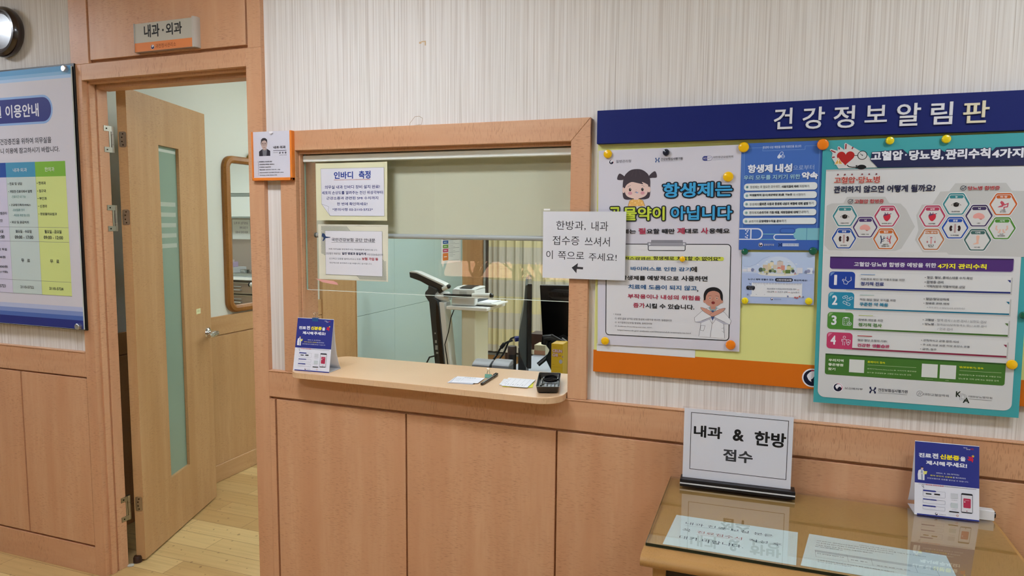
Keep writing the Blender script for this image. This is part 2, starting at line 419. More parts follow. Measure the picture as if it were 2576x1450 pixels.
# ---- wood panelling below the wallpaper
def wainscot(name, xs, x0, x1, top, g0, g1, bot):
    m=MB(); m.box(x0,x1,-.02,0,g1,top-.004,WH); m.box(x0,x1,-.006,0,0,g1,WV); m.box(x0,x1,-.0225,0,top-.004,top,WH)
    for a,b in xs: m.box(a,b,-.02,0,bot,g0,WV)
    m.box(x0,x1,-.02,0,0,bot-.009,WH)
    return struct(name,m,bevel=.0012)
wainscot('trim_3',[(-4.6,-3.9),(-3.892,-3.452),(-3.444,-3.004),(-2.996,-2.612)],-4.6,-2.61,.957,.845,.852,.129)
wainscot('trim_4',[(-1.690,-1.667),(-1.659,-1.1285),(-1.1225,-.5965),(-.5905,-.0645),(-.0585,.4675),(.4735,.9995),(1.0055,1.6)],-1.69,1.6,.957,.850,.859,.10)
# ---- the room behind
m=MB(); m.box(-2.93,-2.914,.1,2.03,.848,.955,WIH); m.box(-2.93,-2.922,.1,2.03,0,.85,WI); m.box(-2.93,-2.914,.1,2.03,.09,.842,WI); struct('trim_5',m,bevel=.002)
m=MB(); m.box(-2.914,-2.902,.1,2.03,0,.1,WIH); struct('baseboard_left',m,bevel=.004)
m=MB(); m.box(-2.95,-2.905,2.03,2.447,0,CZ,WI); m.box(-2.952,-2.90,2.447,2.456,0,CZ,WIH); struct('trim_6',m,bevel=.002)
m=MB(); m.box(-2.95,-2.91,4.45,4.75,0,CZ,WI); m.box(-2.91,-2.80,4.715,4.75,0,CZ,WI); struct('trim_7',m,bevel=.002)
FROST = pm('#b4cccb',.16,0,.55)
m=MB()
for a,b in ((2.456,3.058),(3.0605,4.45)):
    for c,d in ((0,.772),(.7745,CZ)): m.box(-2.945,-2.92,a,b,c,d,FROST)
struct('window_2',m,smooth=False)
m=MB(); m.box(-2.80,1.6,4.735,4.75,0,.10,WIH); struct('baseboard_back',m,bevel=.002)
m=MB(); m.box(-2.785,-2.76,4.69,4.74,.0,CZ,ALU); m.box(-2.76,-1.0,4.70,4.745,.10,.125,PLG); struct('trim_8',m,bevel=.002)
# ---- waiting-room window behind the photographer and what stands outside it
wd=thing('window_3',None,None,(-2.4,-4.55,.88),kind='structure')
m=MB()
for a in ((-3.3,-3.25,.88,2.1),(-1.55,-1.5,.88,2.1),(-3.25,-1.55,.88,.93),(-3.25,-1.55,2.05,2.1),(-2.425,-2.375,.93,2.05)): m.box(a[0],a[1],-4.58,-4.52,a[2],a[3],PLW)
part(wd,'window_frame',m)
m=MB(); m.box(-3.25,-1.55,-4.555,-4.55,.93,2.05,GLASS); part(wd,'window_glass',m,smooth=False)
m=MB(); m.box(-3.28,-1.52,-4.505,-4.50,1.10,2.12,pm('#cfcdbf',.8)); tag(m.build('added_window_shade',loc=(-2.4,-4.5,1.1)),'pale cloth shade drawn down over the waiting room window','shade')  # added out of view; leaves only a low strip for the glass to mirror
def brick():
    N=NT('sunlit_brick',.8); b=N.n('ShaderNodeTexBrick'); b.inputs['Scale'].default_value=4
    b.inputs['Color1'].default_value=lin('#e2b09c'); b.inputs['Color2'].default_value=lin('#d49a86'); b.inputs['Mortar'].default_value=lin('#d8c2b0')
    mp=N.map((1,1,1),(0,0,0),(math.radians(90),0,0)); N.l(mp,b.inputs['Vector']); return N.done(b.outputs['Color'])
m=MB(); m.box(-16,8,-15.2,-15,-1,7,brick()); struct('exterior_facade',m,smooth=False)
m=MB(); m.box(-20,12,-15,-4.7,-.3,-.2,pm('#9a8d78',.9)); struct('ground',m,smooth=False)
BARK=pm('#4a3a2c',.9)
def tree(x,y,sd):
    R_=random.Random(sd); m=MB()
    def br(p,d,l,r,k):
        q=p+d*l; m.tube([p,p+d*l*.5+Vector((R_.uniform(-.03,.03),0,0)),q],[r,r*.85,r*.65],BARK,6)
        if k:
            for _ in range(3 if k>1 else 2):
                e=(d+Vector((R_.uniform(-.7,.7),R_.uniform(-.5,.5),R_.uniform(-.1,.4)))).normalized(); br(q,e,l*R_.uniform(.6,.8),r*.6,k-1)
    br(Vector((x,y,-.2)),Vector((R_.uniform(-.08,.08),0,1)),.5,.06,5)
    return m.build('bare_tree',loc=(x,y,-.2))
for i,(x,y) in enumerate(((-5.1,-8.6),(-4.4,-8.2),(-3.8,-8.7),(-3.2,-8.1))):
    tag(tree(x,y,i+3),'bare leafless tree in the yard outside the window, '+('farthest from the entrance','beside the farthest one','beside the nearest one','nearest the entrance')[i],'tree','bare trees in the yard')
# ---- ceiling lights
EM=emit('lit_diffuser',(.82,.88,.98),LAMP); EMR=emit('lit_diffuser_right',(.82,.88,.98),LAMP*.8); EMI=emit('lit_diffuser_inside',(.88,.99,1.02),LAMP_IN); EMD=emit('lit_diffuser_far',(.88,.99,1.02),LAMP_IN*2.0)
def lamp(name,x,y,hw,hd,label,em,group):
    t=thing(name,label,'ceiling light',(x,y,CZ),group)
    m=MB()
    for a in ((-hw-.03,-hw,-hd-.03,hd+.03),(hw,hw+.03,-hd-.03,hd+.03),(-hw,hw,-hd-.03,-hd),(-hw,hw,hd,hd+.03)): m.box(x+a[0],x+a[1],y+a[2],y+a[3],CZ-.035,CZ,PLW)
    part(t,'frame',m)
    m=MB(); m.box(x-hw,x+hw,y-hd,y+hd,CZ-.03,CZ-.005,em); part(t,'diffuser',m,smooth=False)
    return t
for x,y,l in ((-3.9,-.85,'flat ceiling light above the wall clock'),(-1.3,-1.05,'flat ceiling light above the reception window'),(-1.3,-2.35,'flat ceiling light over the middle of the waiting room'),(.95,-1.05,'flat ceiling light above the notice board end of the room')):
    lamp('ceiling_light',x,y,.30,.12,l,EM if x<.5 else EMR,'waiting room ceiling lights')
for x,y,l in ((-1.7,1.3,'cool flat ceiling light just inside the doorway'),(-1.4,3.3,'cool flat ceiling light near the curtain'),(.3,2.6,'cool flat ceiling light before the sink cabinet')):
    lamp('ceiling_light',x,y,.55,.15,l,EMI if y<2 else EMD,'treatment room ceiling lights')
# ---- the open door
dr=thing('door_1',None,None,(-2.513,.142,.01),kind='structure')
DO,DU,DT=Vector((-2.513,.142,0)),Vector((-.328,.9447,0)).normalized(),Vector((-.9447,-.328,0)).normalized()
V3=(0,0,1)
m=MB()
def leaf(poly,d0,d1,mat): m.prism(poly,DO,DU,V3,DT,d0,d1,mat)
R4=lambda a,b,c,d:[(a,b),(c,b),(c,d),(a,d)]
for q in (R4(0,.01,.246,2.045),R4(.43,.01,.714,2.045),R4(.246,.01,.43,.288),R4(.246,1.838,.43,2.045)): leaf(q,0,.04,WI)
part(dr,'leaf',m,smooth=False)
m=MB(); leaf(R4(.246,.288,.43,1.838),.014,.024,pm('#8aa494',.25,0,.5)); part(dr,'glass_strip',m,smooth=False)
I=Ink(DO,DU,V3,-DT); I.o=DO+DT*.0138
for z1,z0 in ((1.583,1.563),(1.535,1.515),(1.486,1.466),(1.438,1.418),(1.390,1.370)): I.rect(.250,z1,.408,z0,'#b2beb0')
I.rect(.250,1.825,.425,1.812,'#c3cdc4')
I.build('frosted_stripes',dr)
I=Ink(DO,DU,V3,-DT); I.rr(.5536,1.0521,.5996,1.0251,.002,'#e0e2b4'); I.line([(.5649,1.0444),(.5918,1.0424)],.0012,'#7c8a50'); I.line([(.5615,1.0392),(.5884,1.0372)],.0012,'#7c8a50')
I.build('small_sticker',dr)
m=MB(); hc=DO+DU*.672+Vector((0,0,.912)); N_=-DT
m.lathe([(.0,.012),(.020,.012),(.028,.007),(.030,0)],hc,N_,CHROME,28); ob=part(dr,'door_handle',m)
m=MB(); m.tube([hc+N_*.008,hc+N_*.040,hc+N_*.052-DU*.006,hc+N_*.056-DU*.03,hc+N_*.056-DU*.075,hc+N_*.054-DU*.105],[.011,.0115,.0135,.0145,.0145,.011],CHROME,12)
part(ob,'lever',m)
def hinge(zb,zt):
    m=MB(); h=zt-zb; X,Y=-2.5515,.103
    for a,b in ((0,.3),(.31,.69),(.7,1)): m.cyl((X,Y,zb+h*a),(X,Y,zb+h*b),.0072,STEEL,n=14)
    for a,b in ((0,.2),(.8,1)): m.box(-2.5495,-2.547,.062,.104,zb+h*a,zb+h*b,STEEL)
    m.box(-2.551,-2.5485,.0865,.094,zb,zt,STEEL)
    e=DO+DT*.036
    m.prism(rr(.004,zb+h*.84,.034,zb+h*.24,.008),DO,DT,V3,-DU,0,.002,STEEL)
    for f in (.33,.46,.62,.75): m.cyl(DO+DT*(.018+.004*(f in(.46,.62)))+Vector((0,0,zb+h*f))-DU*.001,DO+DT*(.018+.004*(f in(.46,.62)))+Vector((0,0,zb+h*f))-DU*.0028,.003,pm('#3a352e',.4,1),n=10)
    for f in (.1,.9): m.cyl((-2.5475,.074,zb+h*f),(-2.5455,.074,zb+h*f),.003,pm('#3a352e',.4,1),n=10)
    part(dr,'hinge',m)
for a,b in ((1.775,1.882),(1.452,1.560),(.205,.312)): hinge(a,b)
# ---- glass of the reception window
wn=thing('window_1',None,None,(-1.06,.035,1.25),kind='structure')
m=MB(); m.box(-1.5535,-.5625,.031,.038,1.254,1.742,GLASS); part(wn,'glass_pane',m,smooth=False)
m=MB(); m.box(-1.5525,-.5625,.0312,.0378,1.2528,1.2541,pm('#e6efe8',.15)); m.box(-1.5548,-1.5536,.0312,.0378,1.254,1.742,pm('#b4d2c6',.3)); part(wn,'polished_edge',m,smooth=False)
m=MB(); m.box(-1.5535,-.5625,.021,.0308,1.708,1.731,pm('#f0f6ee',.4)); part(wn,'top_channel',m,bevel=.003)
# ================================================================ SIGNS AND POSTERS
def sheet(name, x0,z1,x1,z0, y, label, cat, col='#e0dfe4', th=.0008, group=None, wave=None, mat=None, rot=0.0):
    """one sheet of paper hanging on the wall; it is its own top-level object and carries its print as children"""
    m=MB(); M_=mat or pm(col,.55,0,.3)
    c_,s_=math.cos(rot),math.sin(rot)
    if wave:
        def g_(a,b):
            p,q=x0+(x1-x0)*a,z0+(z1-z0)*b
            return (p*c_-q*s_, y-th+wave(a,b), p*s_+q*c_)
        m.grid(g_,24,24,M_)
    else: m.prism([(x0,z0),(x1,z0),(x1,z1),(x0,z1)],(0,y,0),(c_,0,s_),(-s_,0,c_),(0,-1,0),0,th,M_)
    o=m.build(name,loc=((x0+x1)/2*c_-z0*s_,y,z0*c_+(x0+x1)/2*s_),smooth=bool(wave)); return tag(o,label,cat,group)
def wink(y, rot=0.0): return Ink((0,y,0),(math.cos(rot),0,math.sin(rot)),(-math.sin(rot),0,math.cos(rot)),(0,-1,0))
# ---- opening-hours board left of the doorway
t=thing('information_board','tall clinic hours board with clear face and steel bolts left of the doorway','board',(-3.1,0,1.043))
bx,bz=-2.5919,2.0987; bx2,bz2=-2.5906,1.0529; tx,tz=-2.9955,2.1001
kx,kz=-2.5850,2.1057
m=MB(); m.box(-3.62,kx,-.0265,-.012,bz2-.004,tz+.012,BLACK); part(t,'backing_panel',m,bevel=.001)
ACR=pm('#cfd6d2',.2); 
m=MB(); m.box(-3.61,bx,-.034,-.029,bz2,tz,ACR); part(t,'clear_panel',m,bevel=.0006)
I=wink(-.034); e=.0015
I.rect(-3.608,tz-e,bx-e,bz2+e,'#d2cfd8')
def zz(a,b): return b
for (a,c) in (((-2.9138,2.1036),'#5e9fd0'),((-2.9155,2.0830),'#86b6de'),((-2.9167,2.0694),'#aac8ea'),((-2.9178,2.0563),'#d2cfd8')): I.rect(-3.608,a[1],bx-e,bz2+.1,c)
for (a,c) in (((-3.0230,1.1452),'#b3bcdc'),((-3.0246,1.1264),'#7f92c8'),((-3.0262,1.1082),'#4e6ab0'),((-3.0278,1.0901),'#26307c')): I.rect(-3.608,a[1],bx-e,bz2+e,c)
a=(-2.7030,1.9372); b=(-2.9228,1.9983); c=(-2.9326,1.8843); I.rr(-3.55,b[1],a[0],c[1],(b[1]-c[1])*.48,'#8fb0e0'); I.rr(-3.54,b[1]-.009,a[0]-.009,c[1]+.009,(b[1]-c[1]-.018)*.48,'#262e7c')
I.build('coloured_bands',t)
I=I.fresh(); I.t('이용안내',-2.9761,1.9668,-2.7824,1.9137,'#e6e6ee',.02); I.t('의무실',-3.1675,1.9649,-3.0019,1.9168,'#e6e6ee',.02)
I.t('건강증진을 위하여 의무실을',-3.0195,1.8311,-2.7198,1.8065,'#20242c',.012); I.t('직원 여러분의',-3.1768,1.8283,-3.0324,1.8056,'#20242c',.012)
I.t('니 이용에 참고하시기 바랍니다.',-3.0197,1.7925,-2.6772,1.7698,'#20242c',.012)
I.build('lettering',t)
I=I.fresh()
c0=(-3.1926,1.7218); c1=(-2.9947,1.7033); c2=(-2.8212,1.7037); c3=(-2.6493,1.7039); h1=(-2.8209,1.7331)[1]; h0=(-2.8257,1.6728)[1]; bt=(-2.8206,1.1870)[1]
for xa,xb,hc,bc in ((c0[0],c1[0],'#204c9c','#cdc9de'),(c1[0],c2[0],'#4794b8','#c3d2cf'),(c2[0],c3[0],'#7db43c','#d2de8c')):
    I.rect(xa,h1,xb,h0,hc); I.rect(xa,h0,xb,bt,bc,0)
for q in ((-2.8259,1.4662),(-2.8224,1.4068),(-2.8243,1.2441),(-2.8206,1.1870)): I.line([(c0[0],q[1]),(c3[0],q[1])],.0012,'#6b7078')
for xa in (c1[0],c2[0]): I.line([(xa,h0),(xa,bt)],.0008,'#8b9296')
I.build('timetable_grid',t)
I=I.fresh(44); D_='#34383c'
I.t('내과·외과',-2.9509,1.7097,-2.8681,1.6939,'#dfe9ee',.01); I.t('한의과',-2.7651,1.7104,-2.7101,1.6925,'#e6efd8',.01)
for s_,a,b in (('• 진료 및 상담',(-2.9865,1.6517),(-2.9015,1.6399)),('• 처방전·진료의뢰서 발행',(-2.9861,1.6197),(-2.8463,1.6078)),('• 건강증진특화서비스',(-2.9858,1.5629),(-2.8569,1.5533)),('• 외상 및 응급처치',(-2.9866,1.4919),(-2.8752,1.4810)),
    ('• 한의과',(-2.8141,1.6531),(-2.7636,1.6397)),('• 침구과',(-2.8146,1.6211),(-2.7640,1.6086)),('• 부인과',(-2.8150,1.5904),(-2.7628,1.5781)),('• 신경과',(-2.8145,1.5590),(-2.7632,1.5468)),('• 한방물리요법과',(-2.8140,1.5267),(-2.7101,1.5156)),
    ('월요일 - 수요일',(-2.9569,1.4548),(-2.8619,1.4420)),('09:00 - 17:00',(-2.9632,1.4312),(-2.8545,1.4174)),('월요일 - 금요일',(-2.7860,1.4559),(-2.6892,1.4420)),('09:00 - 12:00',(-2.7919,1.4321),(-2.6825,1.4186)),
    ('요일',(-3.0575,1.4544),(-3.0327,1.4414)),('12:00',(-3.0704,1.4313),(-3.0263,1.4171)),('무   료',(-2.9332,1.3344),(-2.8815,1.3193)),('무   료',(-2.7631,1.3348),(-2.7108,1.3193)),
    ('2110-5722',(-2.9472,1.2208),(-2.8678,1.2097)),('2110-5724',(-2.7761,1.2211),(-2.6961,1.2096)),('5723',(-3.0740,1.2216),(-3.0382,1.2085)),('진료 무료',(-3.0832,1.3768),(-3.0164,1.3655)),('0,000원',(-3.0898,1.3038),(-3.0194,1.2919)),('000원',(-3.0804,1.3439),(-3.0284,1.3328)),('비타민(1개월)',(-3.1094,1.2804),(-3.0202,1.2697)),('예방관리',(-3.0572,1.5299),(-3.0046,1.5175)),('검진',(-3.0600,1.4989),(-3.0330,1.4872))):
    I.t(s_,*a,*b,D_,.012)
for s_,a,b in (('-진료시간 내 가능',(-2.9700,1.5978),(-2.8842,1.5865)),('-만성질환 관리',(-2.9674,1.5424),(-2.8959,1.5323)),('-체성분 측정 및 상담',(-2.9640,1.5206),(-2.8666,1.5100))): I.t(s_,*a,*b,'#6f9c98',.008)
I.build('timetable_lettering',t)
for q in ((-2.6156,2.0893),(-2.6142,1.0660)):
    m=MB(); m.lathe([(0,.016),(.0105,.016),(.0125,.014),(.0125,0)],(q[0],-.034,q[1]),(0,-1,0),ALU,24); part(t,'standoff_bolt',m)
# ---- wall clock
t=thing('wall_clock','round dark brown wall clock cut off by the left edge of the photo','clock',(-2.978,0,2.264)); cc=(-2.978,0,2.264); AX=(0,-1,0)
m=MB(); m.lathe([(.055,0),(.092,.0),(.1,.012),(.102,.024),(.099,.036),(.090,.045),(.081,.046),(.078,.040),(.074,.036)],cc,AX,pm('#2a1812',.22,0,.6,.4),48); part(t,'case',m)
m=MB(); m.lathe([(.079,.030),(.079,.040),(.070,.036),(.068,.028)],cc,AX,pm('#565256',.3,.6),48); part(t,'inner_ring',m)
m=MB(); m.lathe([(0,.022),(.076,.022)],cc,AX,pm('#d6d8d2',.6),48); part(t,'dial',m,smooth=False)
I=Ink((-2.978,-.0225,2.264))
for k in range(12):
    a=math.radians(30*k); I.line([(math.cos(a)*.058,math.sin(a)*.058),(math.cos(a)*.066,math.sin(a)*.066)],.003,'#1c1c1c')
I.build('hour_marks',t); I=I.fresh(); I.line([(0,0),(.045,-.014)],.004,'#121212'); I.build('hour_hand',t); I=I.fresh(18); I.line([(0,0),(-.02,.05)],.003,'#121212'); I.disc(0,0,.005,'#121212'); I.build('minute_hand',t)
m=MB(); m.lathe([(0,.034),(.04,.0335),(.070,.031)],cc,AX,GLASS,48); part(t,'cover_glass',m)
# ---- plate above the doorway
t=thing('door_sign','silver and orange department plate above the open doorway','sign',(-2.15,-.02,2.1))
Pz=-.042
x0,z1=-2.2476,2.2277; x1,z0=-1.9727,2.1244; zc=-2.2517,2.1569
m=MB(); m.box(x0-.001,x1+.002,-.04,-.02,z0,z1,ALU); part(t,'backplate',m,bevel=.002)
m=MB(); m.prism([(x1,-.02),(x1+.018,-.02),(x1+.018,-.036),(x1+.012,-.046),(x1+.004,-.046),(x1,-.040)],(0,0,z0-.002),(1,0,0),(0,1,0),(0,0,1),0,z1-z0+.004,pm('#bdb6ac',.5,.2)); part(t,'end_cap',m)
m=MB(); m.prism([(x0-.003,-.02),(x0,-.02),(x0,-.043),(x0-.003,-.041)],(0,0,z0-.001),(1,0,0),(0,1,0),(0,0,1),0,z1-z0+.002,ALU); part(t,'edge_strip',m)
I=wink(-.0402); I.rect(x0,z1-.001,x1,zc[1],pm('#b4afa0',.4)); I.rect(x0,zc[1],x1,z0+.001,'#dc8348'); I.build('face',t)
I=I.fresh(); I.t('내과',-2.2002,2.2201,-2.1250,2.1734,'#181818',.022); I.disc(*(-2.1088,2.1945),.004,'#181818'); I.t('외과',-2.0946,2.2176,-2.0193,2.1744,'#181818',.022)
I.t('과천청사관리소',-2.1468,2.1477,-2.0496,2.1323,'#7c3c18',.0)
q=(-2.1613,2.1380); I.disc(*q,.0085,'#eae0d8'); I.disc(*q,.0078,'#24305c'); I.disc(q[0]+.001,q[1]+.0018,.0048,'#e8dcd4'); I.disc(q[0]+.003,q[1]-.0022,.0036,'#24305c')
I.build('lettering',t)
# ---- doctor's profile in an orange holder
t=thing('profile_holder','orange framed acrylic holder with a staff profile beside the reception window','sign holder',(-1.64,-.02,1.56))
x0,z1=-1.7281,1.8128; x1,z0=-1.5568,1.6419
OR=pm('#e8832e',.35)
m=MB(); m.box(x0,x1,-.0205,-.018,z0,z1,OR)
m.box(x1-.008,x1,-.036,-.02,z0,z1,OR); m.box(x0,x1,-.036,-.02,z0,z0+.010,OR); m.box(x0,x0+.004,-.036,-.02,z0,z1,OR); part(t,'orange_frame',m,bevel=.0025)
m=MB(); px0,px1,pz0,pz1=x0+.004,x1-.008,z0+.010,z1; m.box(px0,px1,-.030,-.0292,pz0,pz1,pm('#dcdae2',.5)); part(t,'profile_sheet',m,smooth=False)
I=wink(-.0301)
P0=-1.6997,1.7922; P1=-1.6516,1.7279; W_=P1[0]-P0[0]; H_=P0[1]-P1[1]
X=lambda a:P0[0]+W_*a
Zv=lambda b:P0[1]-H_*b
I.rect(X(0),Zv(0),X(1),Zv(1),'#d8d6de')
I.poly([(X(0),Zv(1)),(X(0),Zv(.75)),(X(.28),Zv(.63)),(X(.74),Zv(.62)),(X(1),Zv(.73)),(X(1),Zv(1))],'#2c2833')
I.poly([(X(.34),Zv(1)),(X(.30),Zv(.66)),(X(.5),Zv(.58)),(X(.72),Zv(.64)),(X(.66),Zv(1))],'#76767c')
I.poly([(X(.34),Zv(.5)),(X(.66),Zv(.5)),(X(.7),Zv(.64)),(X(.5),Zv(.70)),(X(.32),Zv(.64))],'#b09a90')
I.disc(X(.47),Zv(.30),W_*.29,'#3b3438',H_*.28); I.disc(X(.48),Zv(.38),W_*.265,'#c8aea2',H_*.25)
I.poly([(X(.2),Zv(.3)),(X(.2),Zv(.12)),(X(.35),Zv(.03)),(X(.6),Zv(.03)),(X(.75),Zv(.12)),(X(.76),Zv(.3)),(X(.7),Zv(.2)),(X(.5),Zv(.15)),(X(.28),Zv(.2))],'#3a3438')
for s_ in (.36,.58): I.disc(X(s_),Zv(.36),W_*.025,'#2c2626'); I.ringl(X(s_),Zv(.365),W_*.095,W_*.015,'#6e6266'); I.line([(X(s_-.08),Zv(.315)),(X(s_+.07),Zv(.312))],W_*.03,'#3f3434')
I.line([(X(.47),Zv(.38)),(X(.45),Zv(.47)),(X(.5),Zv(.475))],W_*.018,'#94796c'); I.line([(X(.38),Zv(.54)),(X(.58),Zv(.54))],W_*.03,'#94685e')
I.build('portrait_photo',t)
I=I.fresh(14); K_='#1e1c22'
I.t('내과·외과',-1.6377,1.7617,-1.5857,1.7522,K_,.03); I.line([(-1.6381,1.7459),(-1.5824,1.7455)],.0016,'#4a4850')
I.t('진료과장',-1.6381,1.7404,-1.6186,1.7369,'#77757c',.005); I.t('권  국  환',-1.6142,1.7409,-1.5820,1.7340,K_,.03); I.t('가정의학과 전문의',-1.6136,1.7307,-1.5817,1.7280,'#55535c',.01)
I.line([(-1.7047,1.7110),(-1.7036,1.6590)],.0008,'#4a4850')
for s_,a,b in (('연세대학교 의과대학 졸업',(-1.7000,1.7103),(-1.6447,1.7056)),('고려대학교 대학원 의학박사',(-1.6998,1.7007),(-1.6347,1.6962)),('안양병원 응급의학',(-1.6997,1.6914),(-1.6505,1.6870)),('국립의료원 가정의학과 근무(1992~1998)',(-1.6995,1.6818),(-1.6110,1.6775)),('국민건강보험공단 일산병원 근무(2007~2014)',(-1.6993,1.6718),(-1.5973,1.6677)),('정부과천청사 의무실 근무(2014~현재)',(-1.6992,1.6626),(-1.6241,1.6587))): I.t(s_,*a,*b,K_,.02)
I.build('lettering',t)
m=MB(); q=-1.6432,1.8111; cx=q[0]
pts=[(px0,pz0),(px1,pz0),(px1,pz1)]+[(cx+.0085*math.cos(math.radians(a)),pz1+.0085*math.sin(math.radians(a))) for a in range(0,-181,-20)]+[(px0,pz1)]
m.prism(pts,(0,0,0),(1,0,0),(0,0,1),(0,-1,0),.034,.0352,CLEAR); part(t,'clear_cover',m,smooth=False)
I=Ink((0,-.0353,0)); I.poly([(cx+.0085*math.cos(math.radians(a)),pz1-.0008+.0085*math.sin(math.radians(a))) for a in range(0,-181,-20)],'#ebe8ec'); I.o=Vector((0,-.0303,0)); I.build('thumb_notch',t)
# ---- two notices taped to the glass
def curl(a,b): return -.004*max(0,(.08-a)/.08)**2*(.6+.4*b)-.006*max(0,(a-.95)/.05)**2*(1-b*.5)-.0015*math.sin(b*6)*max(0,(a-.6))
x0,z1=-1.5031,1.7030; x1,z0=-1.2162,1.5034
t=sheet('handwritten_notice',x0,z1,x1,z0,.0298,'pale yellow notice with handwritten style lettering taped at the top of the window glass','notice','#dedcb8',.0004,'notices taped on the glass',curl)
I=wink(.0282)
a=-1.4841,1.6841; b=-1.2301,1.5193; c=-1.4486,1.5200; d=-1.4825,1.5609; f=-1.4535,1.5511
I.poly([(b[0],b[1]),(b[0],a[1]),(a[0],a[1]),(a[0]+.001,d[1]),(c[0],b[1])],'#dcdce4')
I.line([(c[0],b[1]),(b[0],b[1]),(b[0],a[1]),(a[0],a[1]),(a[0]+.001,d[1]),(c[0],b[1])],.0008,'#8a8a86',True); I.line([(a[0]+.001,d[1]),(f[0],f[1]),(f[0]-.003,f[1]-.012),(c[0],b[1])],.0008,'#8a8a86')
I.build('inner_panel',t)
I=I.fresh(); NV='#26347c'
I.t('인바디',-1.4297,1.6727,-1.3522,1.6477,'#1e3c92',.028); I.t('측정',-1.3291,1.6742,-1.2825,1.6472,'#1e3c92',.028)
zz0=-1.4300,1.6447; zz1=-1.2831,1.6427; I.line([(zz0[0]+(zz1[0]-zz0[0])*k/56,zz0[1]-.0008+(.0018 if k%2 else -.0012)) for k in range(57)],.0009,'#b0502e')
for s_,a,b in (('의무실 내과 인바디 장비 설치 완료!',(-1.4680,1.6254),(-1.2467,1.6132)),('세포의 손상도를 알려주는 전신 위상각부터',(-1.4810,1.6057),(-1.2345,1.5939)),('근강소증과 관련된 SMI 수치까지',(-1.4618,1.5862),(-1.2531,1.5756)),('한 번에 확인하세요!',(-1.4188,1.5662),(-1.2957,1.5555)),('*문의사항 02-2110-5722*',(-1.4381,1.5464),(-1.2745,1.5365))): I.t(s_,*a,*b,NV,.012)
I.build('lettering',t)
x0,z1=-1.4974,1.4892; x1,z0=-1.2148,1.2936
t=sheet('insurance_notice',x0,z1,x1,z0,.0298,'cream notice with grey striped corners taped below the handwritten notice on the glass','notice','#dddac4',.0004,'notices taped on the glass',curl)
I=wink(.0282); g_='#8f9490'
xa,za=-1.4701,1.4668; xb,zb=-1.2398,1.3115
I.line([(x0+.004,z1-.003),(x1-.004,z1-.003),(x1-.004,z0+.003),(x0+.004,z0+.003)],.0012,'#e2e0d8',True)
def hatch(poly):
    """slanted stripes clipped to a convex outline"""
    xs=[p[0] for p in poly]; zs=[p[1] for p in poly]; k=min(xs)-(max(zs)-min(zs)); n=len(poly)
    while k<max(xs)+(max(zs)-min(zs)):
        hit=[]
        for i in range(n):
            p,q=poly[i],poly[(i+1)%n]; fp=p[0]+(p[1]-min(zs))-k; fq=q[0]+(q[1]-min(zs))-k
            if fp*fq<0: s_=fp/(fp-fq); hit.append((p[0]+(q[0]-p[0])*s_,p[1]+(q[1]-p[1])*s_))
        if len(hit)==2: I.line(hit,.0017,'#7f8784',dl=0)
        k+=.0054
I.L+=1
cz=z1-.006; hatch([(x0+.006,cz),(x0+.118,cz),(x0+.130,za),(xa,za),(x0+.006,za)][:4]+[(x0+.006,za)]); hatch([(x0+.006,cz-.02),(xa,za),(xa,z0+.085),(x0+.006,z0+.095)])
hatch([(x1-.115,z0+.005),(x1-.006,z0+.005),(x1-.006,zb),(x1-.128,zb)]); hatch([(xb,zb),(x1-.006,zb),(x1-.006,z0+.066),(xb,z0+.078)])
I.rect(xa,za,xb,zb,'#dedde2'); I.frame(xa,za,xb,zb,.0008,'#8d9090')
I.build('striped_border',t)
I=I.fresh()
ax,az=-1.4706,1.4433
I.poly([(ax-.012,az+.014),(ax-.004,az+.014),(ax+.004,az+.003),(ax+.022,az+.001),(ax+.022,az-.001),(ax+.002,az-.003),(ax-.006,az-.013),(ax-.011,az-.013),(ax-.006,az-.002),(ax-.014,az+.004)],'#30466c')
I.t('국민건강보험 공단 안내문',-1.4439,1.4420,-1.2670,1.4296,'#2a2c34',.012); I.line([(-1.4442,1.4258),(-1.2670,1.4280)],.0008,'#2a2c34')
for s_,a,b in (('저희 의무실을 방문해주시는 직원분들께 알려드립니다.',(-1.4567,1.4051),(-1.2578,1.3998)),('진단받은 처방전은',(-1.4671,1.3903),(-1.4071,1.3823)),('국민건강보험공단에',(-1.3001,1.3897),(-1.2371,1.3828)),('신고되고 있음을 알려드리오니 추후',(-1.4554,1.3717),(-1.3257,1.3656)),('개인적으로 유의해주시길 바랍니다. 감사합니다.',(-1.4547,1.3563),(-1.2804,1.3509))): I.t(s_,*a,*b,'#7c7e86',.008)
I.t('일반 병원과 동일하게',-1.4014,1.3926,-1.3041,1.3829,'#28304e',.03); I.t('보험 가입 등',-1.3207,1.3758,-1.2558,1.3657,'#a3202c',.03)
I.build('lettering',t)
m=MB(); q0=-1.5171,1.2948; q1=-1.4210,1.2749
pts=[(q0[0],q0[1]),(q1[0]-.02,q0[1]-.006),(q1[0]-.004,q0[1]-.012),(q1[0],q1[1]),(q1[0]-.03,q1[1]+.003),(q0[0]+.03,q0[1]-.012)]
m.prism(pts,(0,0,0),(1,0,0),(0,0,1),(0,-1,0),-.0305,-.0302,pm('#e8a8a0',.5)); tag(m.build('tape_strip',smooth=False),'torn pink tape strip on the glass under the striped notice','tape')
